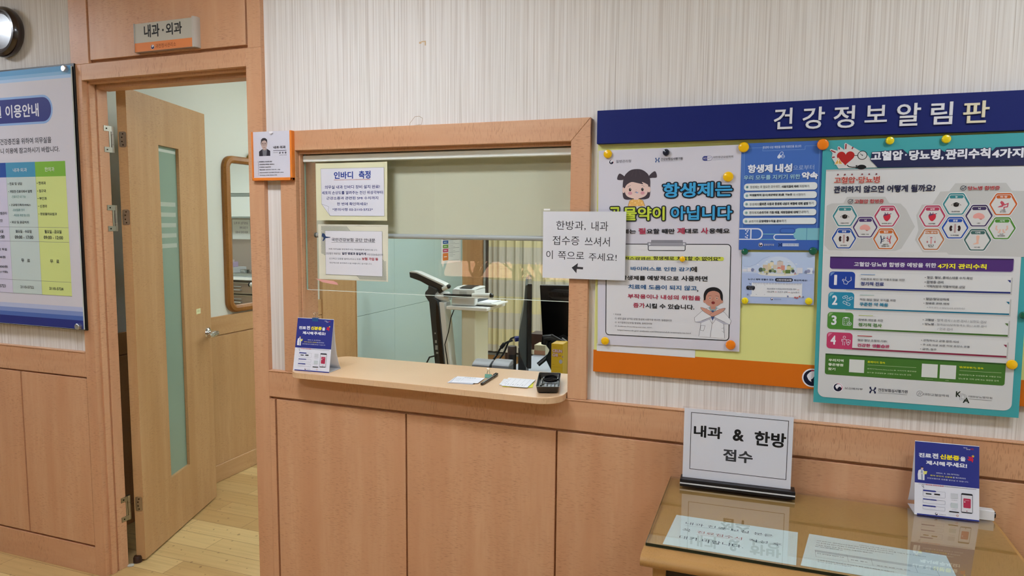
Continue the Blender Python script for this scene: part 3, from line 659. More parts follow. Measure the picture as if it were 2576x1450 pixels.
# ---- laminated arrow sign
x0,z1=-.6426,1.5348; x1,z0=-.3880,1.3322; lx0,lz1=-.6463,1.5420; lx1,lz0=-.3864,1.3289; lx0=min(lx0,x0-.006)
t=thing('arrow_sign','white laminated sign with a black left arrow taped across the window post','sign',((x0+x1)/2,-.03,z0))
m=MB(); m.box(x0,x1,-.0300,-.0294,z0,z1,WHITE); part(t,'paper',m,smooth=False)
I=wink(-.0301)
for s_,a,b in (('한방과,',(-.6007,1.5067),(-.5090,1.4785)),('내과',(-.4912,1.5058),(-.4409,1.4774)),('접수증',(-.6115,1.4611),(-.5276,1.4335)),('쓰셔서',(-.5110,1.4596),(-.4350,1.4314)),('이',(-.6316,1.4165),(-.6105,1.3904)),('쪽으로',(-.5935,1.4144),(-.5123,1.3896)),('주세요!',(-.4981,1.4114),(-.4136,1.3878))): I.t(s_,*a,*b,'#2a2b30',-.006)
q=-.5505,1.3657; w_=(-.5147,1.3639); k=w_[0]-q[0]
I.poly([(q[0],q[1]),(q[0]+k*.55,q[1]+k*.40),(q[0]+k*.5,q[1]+k*.09),(q[0]+k,q[1]+k*.06),(q[0]+k*.98,q[1]-k*.12),(q[0]+k*.46,q[1]-k*.10),(q[0]+k*.42,q[1]-k*.46)],'#303136')
I.build('lettering',t)
m=MB(); m.box(lx0,lx1,-.0309,-.0306,lz0,lz1,CLEAR); part(t,'laminate',m,smooth=False)
m=MB(); m.box(lx0+.008,lx0+.028,-.0312,-.031,lz1-.004,lz1+.001,pm('#f4f4f0',.1)); part(t,'clear_tape',m,smooth=False)
# ---- the health notice board
t=thing('notice_board','long health notice board with navy header, yellow field and orange strip','notice board',(.3,0,1.04))
hx0,hz1=-.4803,1.8292; _,hz0=-.4784,1.7327; BX1=1.08
_,oz1=-.4835,1.1159; bx0,oz0=-.4828,1.0483
m=MB(); m.box(hx0,BX1,-.03,-.0015,hz0,hz1,pm('#0a1a62',.6,0,.25)); part(t,'header_panel',m,bevel=.0015)
m=MB(); m.box(hx0,BX1,-.012,-.0015,oz1,hz0,pm('#d8d888',.6)); part(t,'yellow_field',m,smooth=False)
m=MB(); m.box(bx0,BX1,-.0125,-.0015,oz0,oz1,pm('#d06a0a',.6,0,.25)); part(t,'orange_strip',m,bevel=.001)
# raised header letters: real thickness, each letter a piece of its own
for s_,a,b,c in (('건',(.0064,1.8116),(.0536,1.7561),'#d8d8dc'),('강',(.0780,1.8108),(.1319,1.7540),'#d8d8dc'),('정',(.1533,1.8101),(.2033,1.7533),'#d8d8dc'),('보',(.2270,1.8078),(.2782,1.7651),'#d8d8dc'),('알',(.3001,1.8091),(.3537,1.7529),'#d8d8dc'),('림',(.3763,1.8086),(.4236,1.7533),'#d8d8dc'),('판',(.4462,1.8075),(.5014,1.7542),'#d8d0b4')):
    m=MB(); V_,F_,E__=glyphs_heavy(s_,.012); xs=[p[0] for p in V_]; ys=[p[1] for p in V_]; kx=(b[0]-a[0])/(max(xs)-min(xs)); kz=(a[1]-b[1])/(max(ys)-min(ys))
    P2=[(a[0]+(p[0]-min(xs))*kx,b[1]+(p[1]-min(ys))*kz) for p in V_]; n_=len(P2); cnt={}
    for f in F_:
        for i in range(len(f)):
            e_=(f[i],f[(i+1)%len(f)]); cnt[tuple(sorted(e_))]=cnt.get(tuple(sorted(e_)),[])+[e_]
    side=[(e[0][0],e[0][1],e[0][1]+n_,e[0][0]+n_) for e in cnt.values() if len(e)==1]
    m.add([(x,-.0345,z) for x,z in P2]+[(x,-.03,z) for x,z in P2],list(F_)+side,pm(c,.4)); rel(t,m.build('raised_letter',smooth=False))
I=wink(-.0126); q=.1318,1.0801; emblem(I,q[0]+.002,q[1],.0225); I.build('emblem',t)
# ---- antibiotics poster
x0,z1=-.4516,1.7209; x1,z0=-.0436,1.1407; x0=(x0+(-.4552,1.1440)[0])/2
t=sheet('antibiotics_poster',x0,z1,x1,z0,-.0160,'large grey poster with a pigtailed girl and blue outlined heading','poster','#cfccd6',.0006,'posters on the notice board',rot=.014)
I=wink(-.0167,.014)
q=-.4143,1.6864; emblem(I,q[0],q[1],.0066); I.t('질병관리청',-.4005,1.6915,-.3565,1.6831,'#50505a',.0)
I.build('sponsor_logo',t); I=I.fresh(); xmark(I,*(-.2802,1.6870),.0145,'#1f4c84'); I.t('건강보험심사평가원',-.2705,1.6929,-.2092,1.6851,'#33343e',.01); I.line([(-.2704,1.6829),(-.2097,1.6832)],.0005,'#8c8c96')
I.build('sponsor_logo',t); I=I.fresh(); a=-.1543,1.6933; b=-.1283,1.6801; I.rr(a[0],a[1],b[0],b[1],.0058,'#343c80'); c=(a[0]+b[0])/2
I.rr(c,a[1]-.0008,b[0]-.0008,b[1]+.0008,.005,'#d8d6e0',(0,1,1,0)); I.t('KS',a[0]+.003,a[1]-.004,c-.002,b[1]+.004,'#d8d6e0'); I.t('AT',c+.002,a[1]-.004,b[0]-.003,b[1]+.004,'#343c80')
I.t('대한항균요법학회',-.1252,1.6922,-.0720,1.6858,'#50505a',0); I.line([(-.1250,1.6820),(-.0719,1.6824)],.0005,'#9a9aa2')
I.build('sponsor_logo',t)
I=I.fresh()
f=lambda x,y:(A7x0+(x-545)*A7s, A7z0-(y-570)*A7s*1.02)
A7x0,A7z0=-.3407,1.6171; A7s=((-.3012,1.6161)[0]-A7x0)/155
HA='#40363e'; SK='#e0c2b8'
I.blob([f(*p) for p in ((410,470),(350,437),(325,500),(385,508),(415,495))],HA); I.blob([f(*p) for p in ((695,465),(757,422),(778,488),(725,494),(700,495))],HA)
I.blob([f(*p) for p in ((545,392),(610,402),(665,440),(697,500),(705,590),(700,700),(660,728),(600,730),(500,730),(430,730),(395,700),(390,590),(398,500),(430,440),(480,402))],HA)
cx,cy=f(547,612); I.poly([f(*p) for p in ((452,806),(470,745),(500,728),(590,728),(625,745),(648,806))],'#e6b262')
for p in ((500,750),(535,768),(575,748),(610,772),(475,790),(560,795),(625,798)): I.disc(*f(*p),A7s*7,'#efcf94')
I.line([f(*p) for p in ((452,806),(470,745),(500,728))],.0007,'#7c5a3c'); I.line([f(*p) for p in ((590,728),(625,745),(648,806))],.0007,'#7c5a3c')
I.rect(*f(520,690),*f(575,734),SK)
for x in (402,692): I.disc(*f(x,622),A7s*16,SK,A7s*34)
I.blob([f(*p) for p in ((418,560),(440,520),(520,495),(600,495),(660,520),(680,560),(680,640),(655,690),(600,715),(548,720),(495,715),(440,690),(416,640))],SK)
I.blob([f(*p) for p in ((400,590),(398,500),(440,430),(545,395),(655,430),(700,500),(702,590),(680,570),(640,548),(610,538),(625,562),(560,548),(500,535),(460,548),(430,572),(415,600))],HA)
for x in (476,618):
    I.disc(*f(x,620),A7s*14,'#1c1718',A7s*19); I.disc(*f(x+4,613),A7s*4,'#d8d0d0')
for x in (477,620): I.disc(*f(x,660),A7s*24,'#d0949c',A7s*19)
I.line([f(448,585),f(485,572)],.0007,'#54444a'); I.line([f(605,572),f(640,588)],.0007,'#54444a')
I.line([f(531,652),f(548,644),f(560,658),f(570,650)],.0012,'#3c4470'); I.disc(*f(556,656),A7s*11,'#8ea4cc',A7s*7); I.line([f(540,626),f(552,622)],.0008,'#a07c74')
for a_,b_ in (((520,400),(490,470)),((545,398),(540,480)),((575,402),(600,470))): I.line([f(*a_),f(*b_)],.0005,'#58494f')
I.build('girl_illustration',t)
I=I.fresh(62)
OB=('#0e1220',.075)
for s_,a,b in (('항생제는',(-.2631,1.6207),(-.0720,1.5788)),('아닙니다',(-.2398,1.5533),(-.0706,1.5141))): I.t(s_,*a,*b,'#3f9fd2',.030,OB)
for s_,a,b in (('곡',(-.4199,1.5541),(-.3860,1.5129)),('물약이',(-.3780,1.5535),(-.2571,1.5139))): I.t(s_,*a,*b,'#c0d040',.030,OB)
for s_,a,b,c in (('항생제는',(-.4229,1.4885),(-.3392,1.4756),'#1c1a20'),('필',(-.3324,1.4920),(-.3113,1.4745),'#ac3450'),('요할 때만',(-.3089,1.4898),(-.2279,1.4749),'#1c1a20'),('제',(-.2215,1.4925),(-.2000,1.4739),'#ac3450'),('대로',(-.1988,1.4899),(-.1619,1.4758),'#1c1a20'),('사',(-.1550,1.4922),(-.1349,1.4743),'#ac3450'),('용해요',(-.1328,1.4901),(-.0764,1.4757),'#1c1a20')): I.t(s_,*a,*b,c,.028)
I.build('heading_lettering',t)
I=I.fresh()
a=-.4279,1.4441; b=-.0728,1.1719; a=(a[0],(-.1990,1.4449)[1]); zb=(-.2449,1.1715)[1]
I.rr(a[0],a[1],b[0],zb,.010,'#d8d7da'); I.frame(a[0],a[1],b[0],zb,.0024,'#15151a',.010)
q=-.3035,1.4440; q2=-.1980,1.4263; I.rr(q[0],q[1],q2[0],q2[1],.004,'#d8d7da'); I.frame(q[0],q[1],q2[0],q2[1],.0022,'#15151a',.004)
q=-.2947,1.4563; q2=-.2055,1.4494; I.rr(q[0],q[1],q2[0],q2[1],.002,'#87868e'); I.frame(q[0],q[1],q2[0],q2[1],.0006,'#3c3c44')
q=-.3059,1.4501; q2=-.1955,1.4399; I.rr(q[0],q[1],q2[0],q2[1],.002,'#96959e'); I.frame(q[0],q[1],q2[0],q2[1],.0006,'#3c3c44',.002)
for p in ((-.2997,1.4448),(-.2015,1.4456)): I.disc(*p,.0024,'#dcdce2')
I.build('clipboard_drawing',t)
I=I.fresh(44)
q=-.4197,1.4095; q2=-.0906,1.3987; I.rr(q[0],q[1],q2[0],q2[1],(q[1]-q2[1])*.45,'#c8cf4c')
BK='#1a191e'; BL='#35618e'; RD='#a8324c'
for s_,a,b,c in (('"바이러스감염은',(-.4126,1.4070),(-.2945,1.3984),BK),('항생제로',(-.2886,1.4095),(-.2280,1.3987),BK),('치료할',(-.2208,1.4101),(-.1762,1.3980),BK),('수 없어요"',(-.1715,1.4099),(-.1001,1.3976),BK),
  ('바이러스로 인한 감기',(-.3546,1.3785),(-.1810,1.3669),BL),('에',(-.1803,1.3810),(-.1639,1.3652),BK),('항생제를',(-.3831,1.3519),(-.3107,1.3383),BK),('예방적으로',(-.3052,1.3529),(-.2142,1.3389),BK),('사용하면',(-.2075,1.3543),(-.1342,1.3386),BK),
  ('치료에 도움이 되지 않고',(-.3609,1.3257),(-.1634,1.3116),BL),(',',(-.1625,1.3137),(-.1590,1.3082),BK),('부작용이나 내성의 위험을',(-.3622,1.2974),(-.1527,1.2836),RD),('증가',(-.3457,1.2712),(-.3113,1.2562),RD),('시킬 수 있습니다.',(-.3100,1.2708),(-.1693,1.2561),BK)): I.t(s_,*a,*b,c,.026)
for s_,a,b in (('* 자료원',(-.4052,1.2369),(-.3821,1.2315)),('① 성인 급성 상기도 감염 항생제 사용지침 권고안. 질병관리청',(-.4003,1.2255),(-.2329,1.2192)),('② 국가질병건강포털 항생제, 질병관리청',(-.4003,1.2133),(-.2899,1.2074)),('③ Antibiotic Prescribing and Use. CDC,',(-.4002,1.2010),(-.2885,1.1965)),('https://www.cdc.gov/ antibiotic-use/clinicians/adult-treatment-rec.html',(-.3921,1.1897),(-.1780,1.1841))): I.t(s_,*a,*b,'#46454c',.006)
I.build('body_lettering',t)
I=I.fresh(44); k=-.1179,1.2670; s_=((-.0701,1.2687)[0]-k[0])/200; g=lambda x,y:(k[0]+(x-1420)*s_,k[1]-(y-870)*s_)
OL='#55525a'
bodyp=[(1262,1236),(1285,1072),(1215,1060),(1208,1010),(1290,930),(1360,885),(1420,905),(1480,885),(1560,940),(1632,1030),(1618,1075),(1545,1072),(1562,1246)]
I.poly([g(*p) for p in bodyp],'#dddde0'); I.line([g(*p) for p in bodyp],.0007,OL)
I.poly([g(*p) for p in ((1215,1060),(1285,1072),(1420,1010),(1545,1075),(1618,1075),(1560,1050),(1420,985),(1290,1045))],'#b4b3c0')
I.poly([g(*p) for p in ((1368,884),(1390,865),(1452,865),(1475,884),(1420,960))],'#8fa0a4'); I.poly([g(*p) for p in ((1405,915),(1430,915),(1440,990),(1418,1040),(1400,990))],'#3a4a78')
I.rect(*g(1394,830),*g(1450,900),'#b88270')
I.disc(*g(1420,775),s_*105,'#c08a78',s_*95); I.disc(*g(1322,800),s_*15,'#c08a78',s_*26); I.disc(*g(1520,800),s_*15,'#c08a78',s_*26)
I.blob([g(*p) for p in ((1315,790),(1312,720),(1340,665),(1395,638),(1460,640),(1510,675),(1530,730),(1528,795),(1505,765),(1490,705),(1430,680),(1370,695),(1340,740),(1332,790))],'#1b191c')
for x in (1384,1464): I.disc(*g(x,768),s_*11,'#dcc4b8',s_*15); I.disc(*g(x,768),s_*6,'#4a3430',s_*10)
I.line([g(1362,742),g(1400,736)],.0008,'#5c3a34'); I.line([g(1448,736),g(1485,744)],.0008,'#5c3a34'); I.line([g(1424,760),g(1416,795),g(1428,797)],.0006,'#8c5c50'); I.disc(*g(1422,822),s_*20,'#7c2c2c',s_*17)
for sx in (-1,1):
    h=[(1420+sx*x,y) for x,y in ((-18,985),(-30,960),(60,905),(130,882),(140,892),(100,935),(10,985))]; I.blob([g(*p) for p in h],'#c48e7c'); I.line(smooth2([g(*p) for p in h]),.0006,OL,True)
for p,q in (((1420,985),(1290,1045)),((1420,985),(1560,1050)),((1418,1040),(1396,1236)),((1385,1020),(1415,1075)),((1455,1020),(1420,1075))): I.line([g(*p),g(*q)],.0007,OL)
I.line([g(*p) for p in ((1285,1098),(1335,1102),(1318,1165),(1280,1160),(1285,1098))],.0006,OL); I.line([g(*p) for p in ((1525,1125),(1550,1120),(1556,1175),(1530,1160))],.0006,OL)
I.build('doctor_illustration',t)
# ---- plain strip behind it
x0,z1=-.4720,1.1362; x1,z0=-.1811,1.1141; z0=(-.3236,1.1130)[1]
sheet('paper_strip',x0,z1,x1,z0,-.0128,'blank white paper edge showing below the grey poster with the girl','paper','#dddde0',.0004)
# ---- blue promise poster
x0,z1=-.0596,1.7231; x1,z0=.1545,1.4321
a=(-.0555,1.5889)[0]; b=(.1503,1.5850)[0]; x0,x1=a,b; z1=(.0455,1.7231)[1]; z0=(.0542,1.4300)[1]
t=sheet('blue_poster',x0,z1,x1,z0,-.0172,'blue poster with five white pill shaped lines on the notice board','poster','#3f68b4',.0006,'posters on the notice board',rot=.011)
I=wink(-.0179,.011)
u=lambda f_:x0+(x1-x0)*f_
wv=lambda f_:z1+(z0-z1)*f_
LB='#8cb0dc'
I.line([(u(.04),wv(.79)),(u(.04),wv(.045)),(u(.27),wv(.045)),(u(.27),wv(.075)),(u(.79),wv(.075)),(u(.79),wv(.045)),(u(.965),wv(.045)),(u(.965),wv(.79))],.0006,LB); I.line([(u(.02),wv(.79)),(u(.02),wv(.1))],.0005,LB)
I.t('항생제 내성 예방을 위한 의료인용 포스터',-.0001,1.7137,.0967,1.7067,'#c8d4ea',.012)
q=.0461,1.6872; I.cap((q[0]-.004,q[1]-.004),(q[0]+.003,q[1]+.006),.0042,'#d8e0ee'); I.cap((q[0]+.001,q[1]+.0032),(q[0]+.003,q[1]+.006),.0030,'#3f68b4'); I.disc(q[0]+.006,q[1]-.003,.0046,'#d8e0ee'); I.disc(q[0]+.006,q[1]-.003,.0036,'#3f68b4'); I.line([(q[0]+.002,q[1]-.003),(q[0]+.010,q[1]-.003)],.0008,'#d8e0ee')
I.build('border_drawing',t)
I=I.fresh()
I.t('항생제',-.0376,1.6647,.0269,1.6417,'#dfe4ee',.045,('#24407c',.02,.0012,-.0012)); I.t('내성',.0338,1.6646,.0766,1.6416,'#dfe4ee',.045,('#24407c',.02,.0012,-.0012)); I.t('으로부터',.0789,1.6596,.1309,1.6466,'#a9bedf',-.01)
I.t('우리 모두를 지키기 위한',-.0472,1.6357,.0974,1.6226,'#9cc6d8',.025,('#24407c',.01,.001,-.001)); I.t('약속',.1009,1.6409,.1410,1.6215,'#e6e8ee',.045,('#24407c',.02,.0012,-.0012))
I.build('heading_lettering',t)
PILL=(((-.0459,1.6131),(.1406,1.5935),(-.0377,1.6034)),((-.0462,1.5891),(.1401,1.5708),(-.0379,1.5799)),((-.0462,1.5656),(.1399,1.5475),(-.0382,1.5564)),((-.0465,1.5420),(.1402,1.5246),(-.0384,1.5328)),((-.0468,1.5183),(.1404,1.5012),(-.0383,1.5091)))
I=I.fresh()
for a,b,c in PILL: I.rr(a[0]+.0015,a[1]-.0015,b[0]+.0015,b[1]-.0015,(a[1]-b[1])*.42,'#26417e'); I.rr(a[0],a[1],b[0],b[1],(a[1]-b[1])*.42,'#dde2e2'); I.disc(c[0],c[1],.0038,'#8fb2b6')
I.build('white_panels',t)
I=I.fresh(44)
for n_,(a,b,c) in zip('12345',PILL): I.t(n_,c[0]-.001,c[1]+.002,c[0]+.001,c[1]-.002,'#2a5a64')
for s_,a,b,w_ in (('항생제는 꼭 필요한 경우에만,',(-.0300,1.6073),(.0487,1.5994),0),('사용지침에 따라',(.0510,1.6064),(.0944,1.5993),.03),('처방하기',(.0962,1.6068),(.1202,1.5992),0),
 ('미생물학적 검사(세균배양 등)를 가능한',(-.0307,1.5843),(.0790,1.5771),.03),('꼭 시행하기',(.0808,1.5841),(.1112,1.5770),0),('항생제의',(-.0305,1.5599),(-.0054,1.5524),0),('올바른 사용과 항생제 내성의 위험에 대해 설명',(-.0043,1.5605),(.1189,1.5526),.03),('하기',(.1207,1.5609),(.1328,1.5529),0),
 ('환자에게',(-.0303,1.5368),(-.0060,1.5289),0),('손씻기와 기침 예절, 예방접종에 대해',(-.0045,1.5370),(.0946,1.5294),.03),('안내하기',(.0955,1.5378),(.1205,1.5301),0),('손씻기와',(-.0306,1.5127),(-.0058,1.5058),0),('감염예방수칙을 준수',(-.0047,1.5130),(.0532,1.5060),.03),('하기',(.0538,1.5136),(.0654,1.5060),0)): I.t(s_,*a,*b,'#3a4048',w_+.006)
I.build('list_lettering',t)
I=I.fresh()
a=-.0563,1.4904; b=.0067,1.4573; zt=(.0482,1.4903)[1]; zb=(.0492,1.4579)[1]; h=zt-zb
I.rect(x0,zb,x1,z0,'#3a5fae'); TQ='#7ab4c2'
xa=.0058,1.4738; xb=.0884,1.4740; I.line([xa,(xb[0],xa[1])],.0022,TQ); I.line([(b[0]-.008,zb+.001),(x1,zb+.001)],.002,TQ)
I.rr(x0,zt,b[0],zb,h*.45,'#d8deea',(0,1,1,0)); I.rr(x0,zt-.0035,b[0]-.0035,zb+.003,h*.38,'#3f68b4',(0,1,1,0))
q=-.0265,1.4738; I.rect(q[0],zt-.003,q[0]+.0035,zb+.003,'#d8deea')
for dx,dz in ((-.012,.011),(-.008,.006),(-.011,.001),(-.007,-.004),(-.012,-.008),(-.006,.010),(-.008,-.010)): I.disc(q[0]+dx,xa[1]+dz,.0019,'#d8deea')
p0=.0345,1.4660; p1=.0887,1.4661; I.cap((p0[0]+.008,p1[1]-.0005),(p1[0],p1[1]-.0005),.0085,'#d8deea'); I.cap((p0[0]+.008,p1[1]-.0005),(p1[0]+.004,p1[1]-.0005),.0058,'#3f68b4')
c=.0853,1.4751; I.rr(c[0],zt,x1,zb,h*.45,TQ,(1,0,0,1)); d=.1184,1.4740; I.line([(d[0],zt),(d[0],zb)],.0012,'#3e7c9c')
c=.0505,1.4829; d=.0944,1.4829; I.cap((c[0]+.007,c[1]),(d[0]-.012,c[1]),.0075,'#33569c'); I.cap((c[0]+.007,c[1]),(d[0]-.012,c[1]),.0052,'#3f68b4')
q=.0017,1.4443; emblem(I,q[0],q[1],.0048); I.t('질병관리청',.0099,1.4473,.0361,1.4416,'#8494b8',.0,('#c8d0e4',.03)); xmark(I,*(.0521,1.4444),.010,'#16244c'); a=.0583,1.4485; b=.0994,1.4407; I.rect(a[0],a[1],b[0],b[1],'#c4cee4'); I.t('건강보험심사평가원',a[0]+.0005,a[1]-.001,b[0]-.0005,b[1]+.0022,'#4c5a80')
I.build('capsule_drawing',t)
# ---- small pale blue insurance poster
x0,z1=-.0366,1.4238; x1,z0=.1513,1.2819; z0=(.0592,1.2799)[1]
t=sheet('insurance_poster',x0,z1,x1,z0,-.0160,'small pale blue poster of a domed town under the blue poster','poster','#b4c6e4',.0005,'posters on the notice board',rot=.018)
I=wink(-.0166,.018); sx=(x1-x0); Q=lambda px,py:(x0+(px-195)/1305*sx, z1-(py-250)/950*(z1-z0))
I.rect(*Q(195,640),*Q(1500,1200),'#a8b8dc'); I.poly([Q(*p) for p in ((205,515),(350,520),(450,480),(560,400),(700,330),(860,318),(1000,345),(1110,430),(1190,540),(1200,640),(205,640))],'#bccbe6')
I.poly([Q(*p) for p in arc(860,640,365,48,0,360,40)],'#d8d8d0'); I.poly([Q(860+340*math.cos(a_*math.pi/20),640-310*math.sin(a_*math.pi/20)) for a_ in range(21)],'#c6d3e6')
I.line([Q(*p) for p in ((230,512),(350,515),(450,475),(520,420),(580,370),(700,330))],.0007,'#8ea2c8')
def bl(a,b,c,d,k): I.rect(*Q(a,b),*Q(c,d),k)
for a in ((580,480,665,580,'#d8ccb8'),(668,455,735,600,'#d0c09c'),(710,430,775,500,'#d8d0b4'),(760,480,830,560,'#c8bfae'),(835,420,945,580,'#c9b8b0'),(905,490,975,580,'#cc8c80'),(1010,500,1085,590,'#cfc9a2'),(600,590,690,635,'#c8c49a'),(835,545,915,630,'#d6ccc0'),(985,570,1075,635,'#56703c'),(1080,530,1130,600,'#aab886'),(205,560,290,612,'#d6d8e2'),(300,540,370,612,'#dcdce6'),(1190,530,1290,630,'#d2d2dc'),(1370,530,1470,640,'#d8deea')): bl(*a)
for a in ((705,430,740,402,778,430,'#7890a4'),(1005,500,1045,478,1090,500,'#6f8a78'),(825,548,870,520,925,548,'#d06c5c'),(835,420,880,398,950,420,'#a8a8a8')): I.poly([Q(a[0],a[1]),Q(a[4],a[5]),Q(a[2],a[3])],a[6])
for k_ in range(5): I.line([Q(582,495+k_*18),Q(664,495+k_*18)],.0004,'#b46c50')
for c,d,r_,k in ((545,575,40,'#4c5c50'),(600,570,30,'#7a8c62'),(755,580,32,'#8c9c78'),(800,600,24,'#66784c'),(715,595,26,'#3f5040'),(1120,590,28,'#3e4850'),(395,578,30,'#7c84a8'),(1350,605,28,'#7c84a4'),(1395,590,30,'#8f94b4'),(960,600,24,'#9aa870'),(1480,600,22,'#9098b8'),(440,600,26,'#c8ccdc')): I.disc(*Q(c,d),r_/1305*sx,k,r_/1305*sx*1.1)
for c,d in ((490,480),(650,425),(1035,425),(1175,462)): I.poly([Q(c-22,d+8),Q(c-8,d-8),Q(c+6,d-2),Q(c+12,d-6),Q(c+24,d+8)],'#e4e8f0')
for c,d,k in ((655,640,'#6c6a60'),(980,630,'#c8b87c'),(1160,630,'#a04850'),(550,620,'#c2c48c')): I.line([Q(c-14,d+25),Q(c,d-15),Q(c+14,d+22)],.0014,k)
I.build('town_illustration',t)
I=I.fresh(); NB='#2a3452'
I.t('누구나 혜택 받을수 있는',*Q(312,735),*Q(785,770),NB,.02); a=Q(805,722); b=Q(1122,785); I.rr(*a,*b,(a[1]-b[1])*.48,'#1e2030'); I.t('시민안전보험',*Q(830,738),*Q(1098,772),'#dcdce4',.03); I.t('확인하세요!',*Q(1142,740),*Q(1376,775),NB,.02)
a=Q(385,815); b=Q(1290,1060); I.rect(*a,*b,'#dcdee2'); I.rect(*Q(362,1030),*Q(1300,1072),'#dcdee2')
for k_ in range(31): I.line([Q(420+k_*28,808),Q(424+k_*28,840)],.0008,'#4e5878')
a=Q(285,872); b=Q(445,945); I.rr(*a,*b,(a[1]-b[1])*.4,'#1a1a22'); I.t('QR코드로',*Q(310,884),*Q(422,902),'#9a9aa4'); I.t('확인',*Q(335,914),*Q(400,932),'#9a9aa4'); I.poly([Q(395,940),Q(425,940),Q(415,960)],'#1a1a22'); I.line([Q(335,822),Q(372,840),Q(345,848)],.001,'#2a3452')
I.t('재난보험24 누리집(시민안전보험) 접속',*Q(662,905),*Q(1190,938),'#6c7080',.01); I.t('시도선택',*Q(662,958),*Q(790,990),'#5c6070',.01); I.t('시군구 선택',*Q(855,960),*Q(1030,992),'#5c6070',.01); I.t('Q.누르기',*Q(1095,962),*Q(1238,996),'#5c6070',.01)
for p in ((1205,928),(806,972),(1045,976)): I.rect(*Q(*p),*Q(p[0]+34,p[1]+6),'#c04c4c')
for p in ((468,852),(625,852),(468,1032),(625,1032)): I.line([Q(p[0],p[1]+12*(1 if p[1]<900 else -1)),Q(*p),Q(p[0]+12*(1 if p[0]<500 else -1),p[1])],.0006,'#8a8c96')
I.t('행정안전부',*Q(800,1100),*Q(925,1124),'#5c6486',.0); q=Q(755,1108); emblem(I,q[0],q[1],.0030,False)
for c,d,k in ((1040,1052,'#7c84a8'),(1170,1070,'#b05a5c'),(1210,1075,'#a85052'),(1250,1050,'#b86a60'),(1310,1055,'#8088a8'),(315,1035,'#7c84a8')): I.disc(*Q(c,d),.0024,k)
I.build('lettering',t)
# ---- teal blood-pressure poster
x0=(.1541,1.5687)[0]; z1=(.2714,1.7266)[1]-.005; x1,z0=.6239,1.0134; x0=(x0+(.1445,1.0144)[0])/2; z0=(z0+(.1445,1.0144)[1])/2
t=sheet('blood_pressure_poster',x0,z1,x1,z0,-.0225,'large teal poster with a red heart and many hexagons on the notice board','poster','#3f9da2',.0006,'posters on the notice board',rot=.0105)
I=wink(-.0240,.0105)
a=.1616,1.6465; b=.6082,1.0303; ZT=(.3789,1.6449)[1]; XL=(a[0]+(.1571,1.0510)[0])/2; XR=(.6075,1.1181)[0]; ZB=((.1759,1.0300)[1]+b[1])/2
I.rr(XL,ZT,XR,ZB,.018,'#d0d0d0',(1,1,0,0)); zt2=(.3791,1.6405)[1]; I.rect(XL,ZT,XR,zt2,'#b2b2b2'); G1='#bcbcba'
I.poly([(.1616,1.4448),(.1643,1.5500),(.1759,1.5557),(.2045,1.5560),(.2123,1.5725),(.3021,1.5715),(.3130,1.5546),(.3382,1.5536),(.3518,1.5388),(.3737,1.4937),(.3452,1.4371),(.3323,1.4312),(.1739,1.4308)],G1)
I.poly([(.3752,1.4599),(.3820,1.4847),(.3754,1.5229),(.3870,1.5496),(.4105,1.5516),(.4265,1.5823),(.4458,1.5831),(.4583,1.6025),(.5667,1.6012),(.5796,1.5816),(.6257,1.5797),(.6345,1.4182),(.3966,1.4240)],G1)
I.poly([(.3084,1.4184),(.3203,1.4277),(.4473,1.4280),(.4575,1.4169)],'#cecdcb'); I.poly([(.1613,1.4212),(.1632,1.4295),(.2017,1.4287),(.2106,1.4171)],'#cecdcb')
I.build('white_panel',t)
I=I.fresh()
I.poly([(.1732,1.6884),(.1662,1.6967),(.1697,1.6993),(.1857,1.6936),(.1849,1.7039),(.1885,1.7056),(.2014,1.6953),(.2008,1.7112),(.2043,1.7134),(.2210,1.7025),(.2570,1.6796),(.2812,1.6470),(.1895,1.6470),(.1716,1.6758)],'#cacac8')
cx,cz=.2052,1.6755; k=(.2264,1.6809)[0]-cx; RDH='#a81f1c'
H2=[]
for i in range(49):
    th=2*math.pi*i/48; H2.append((cx+k*math.sin(th)**3*1.0, cz+k*.98*(13*math.cos(th)-5*math.cos(2*th)-2*math.cos(3*th)-math.cos(4*th))/16))
I.poly(H2[:-1],RDH); pass
for p,q in (((.1693,1.6954),(.1806,1.6893)),((.1879,1.7027),(.1897,1.6969)),((.2051,1.7107),(.2046,1.6974)),((.2218,1.7024),(.2196,1.6968)),((.1729,1.6766),(.1791,1.6776))): I.line([p,q],.0032,'#8c2028')
q=.2447,1.6798; I.disc(*q,.0112,'#cacac8'); I.ringl(*q,.0108,.0017,'#0d0d0f'); I.line([q,(q[0]-.0055,q[1]+.0045)],.0012,'#0d0d0f'); I.disc(*q,.0014,'#0d0d0f'); I.line([(cx+k*.98,q[1]),(q[0]-.011,q[1])],.0016,'#0d0d0f')
I.line([(.2088,1.6560),(.2142,1.6512),(.2219,1.6496),(.2314,1.6494)],.0022,'#0d0d0f'); q=.2437,1.6494; I.disc(*q,.0105,'#0d0d0f',.0062); a=.2298,1.6549; b=.2348,1.6469; I.line([(.2300,1.6491),(.2550,1.6492)],.0040,'#0d0d0f'); I.line([(.2298,1.6536),(.2343,1.6537)],.0018,'#0d0d0f'); I.line([(.2320,1.6535),(.2322,1.6496)],.0016,'#0d0d0f')
I.poly([(.1784,1.6580),(.1879,1.6761),(.1996,1.6579)],'#e8dcc8'); I.poly([(.1802,1.6596),(.1881,1.6740),(.1978,1.6594)],'#d2a04c'); I.line([(.1883,1.6708),(.1884,1.6651)],.0024,'#ece4d8'); I.disc(*(.1885,1.6619),.0014,'#ece4d8')
I.build('heart_illustration',t)
I=I.fresh(60)
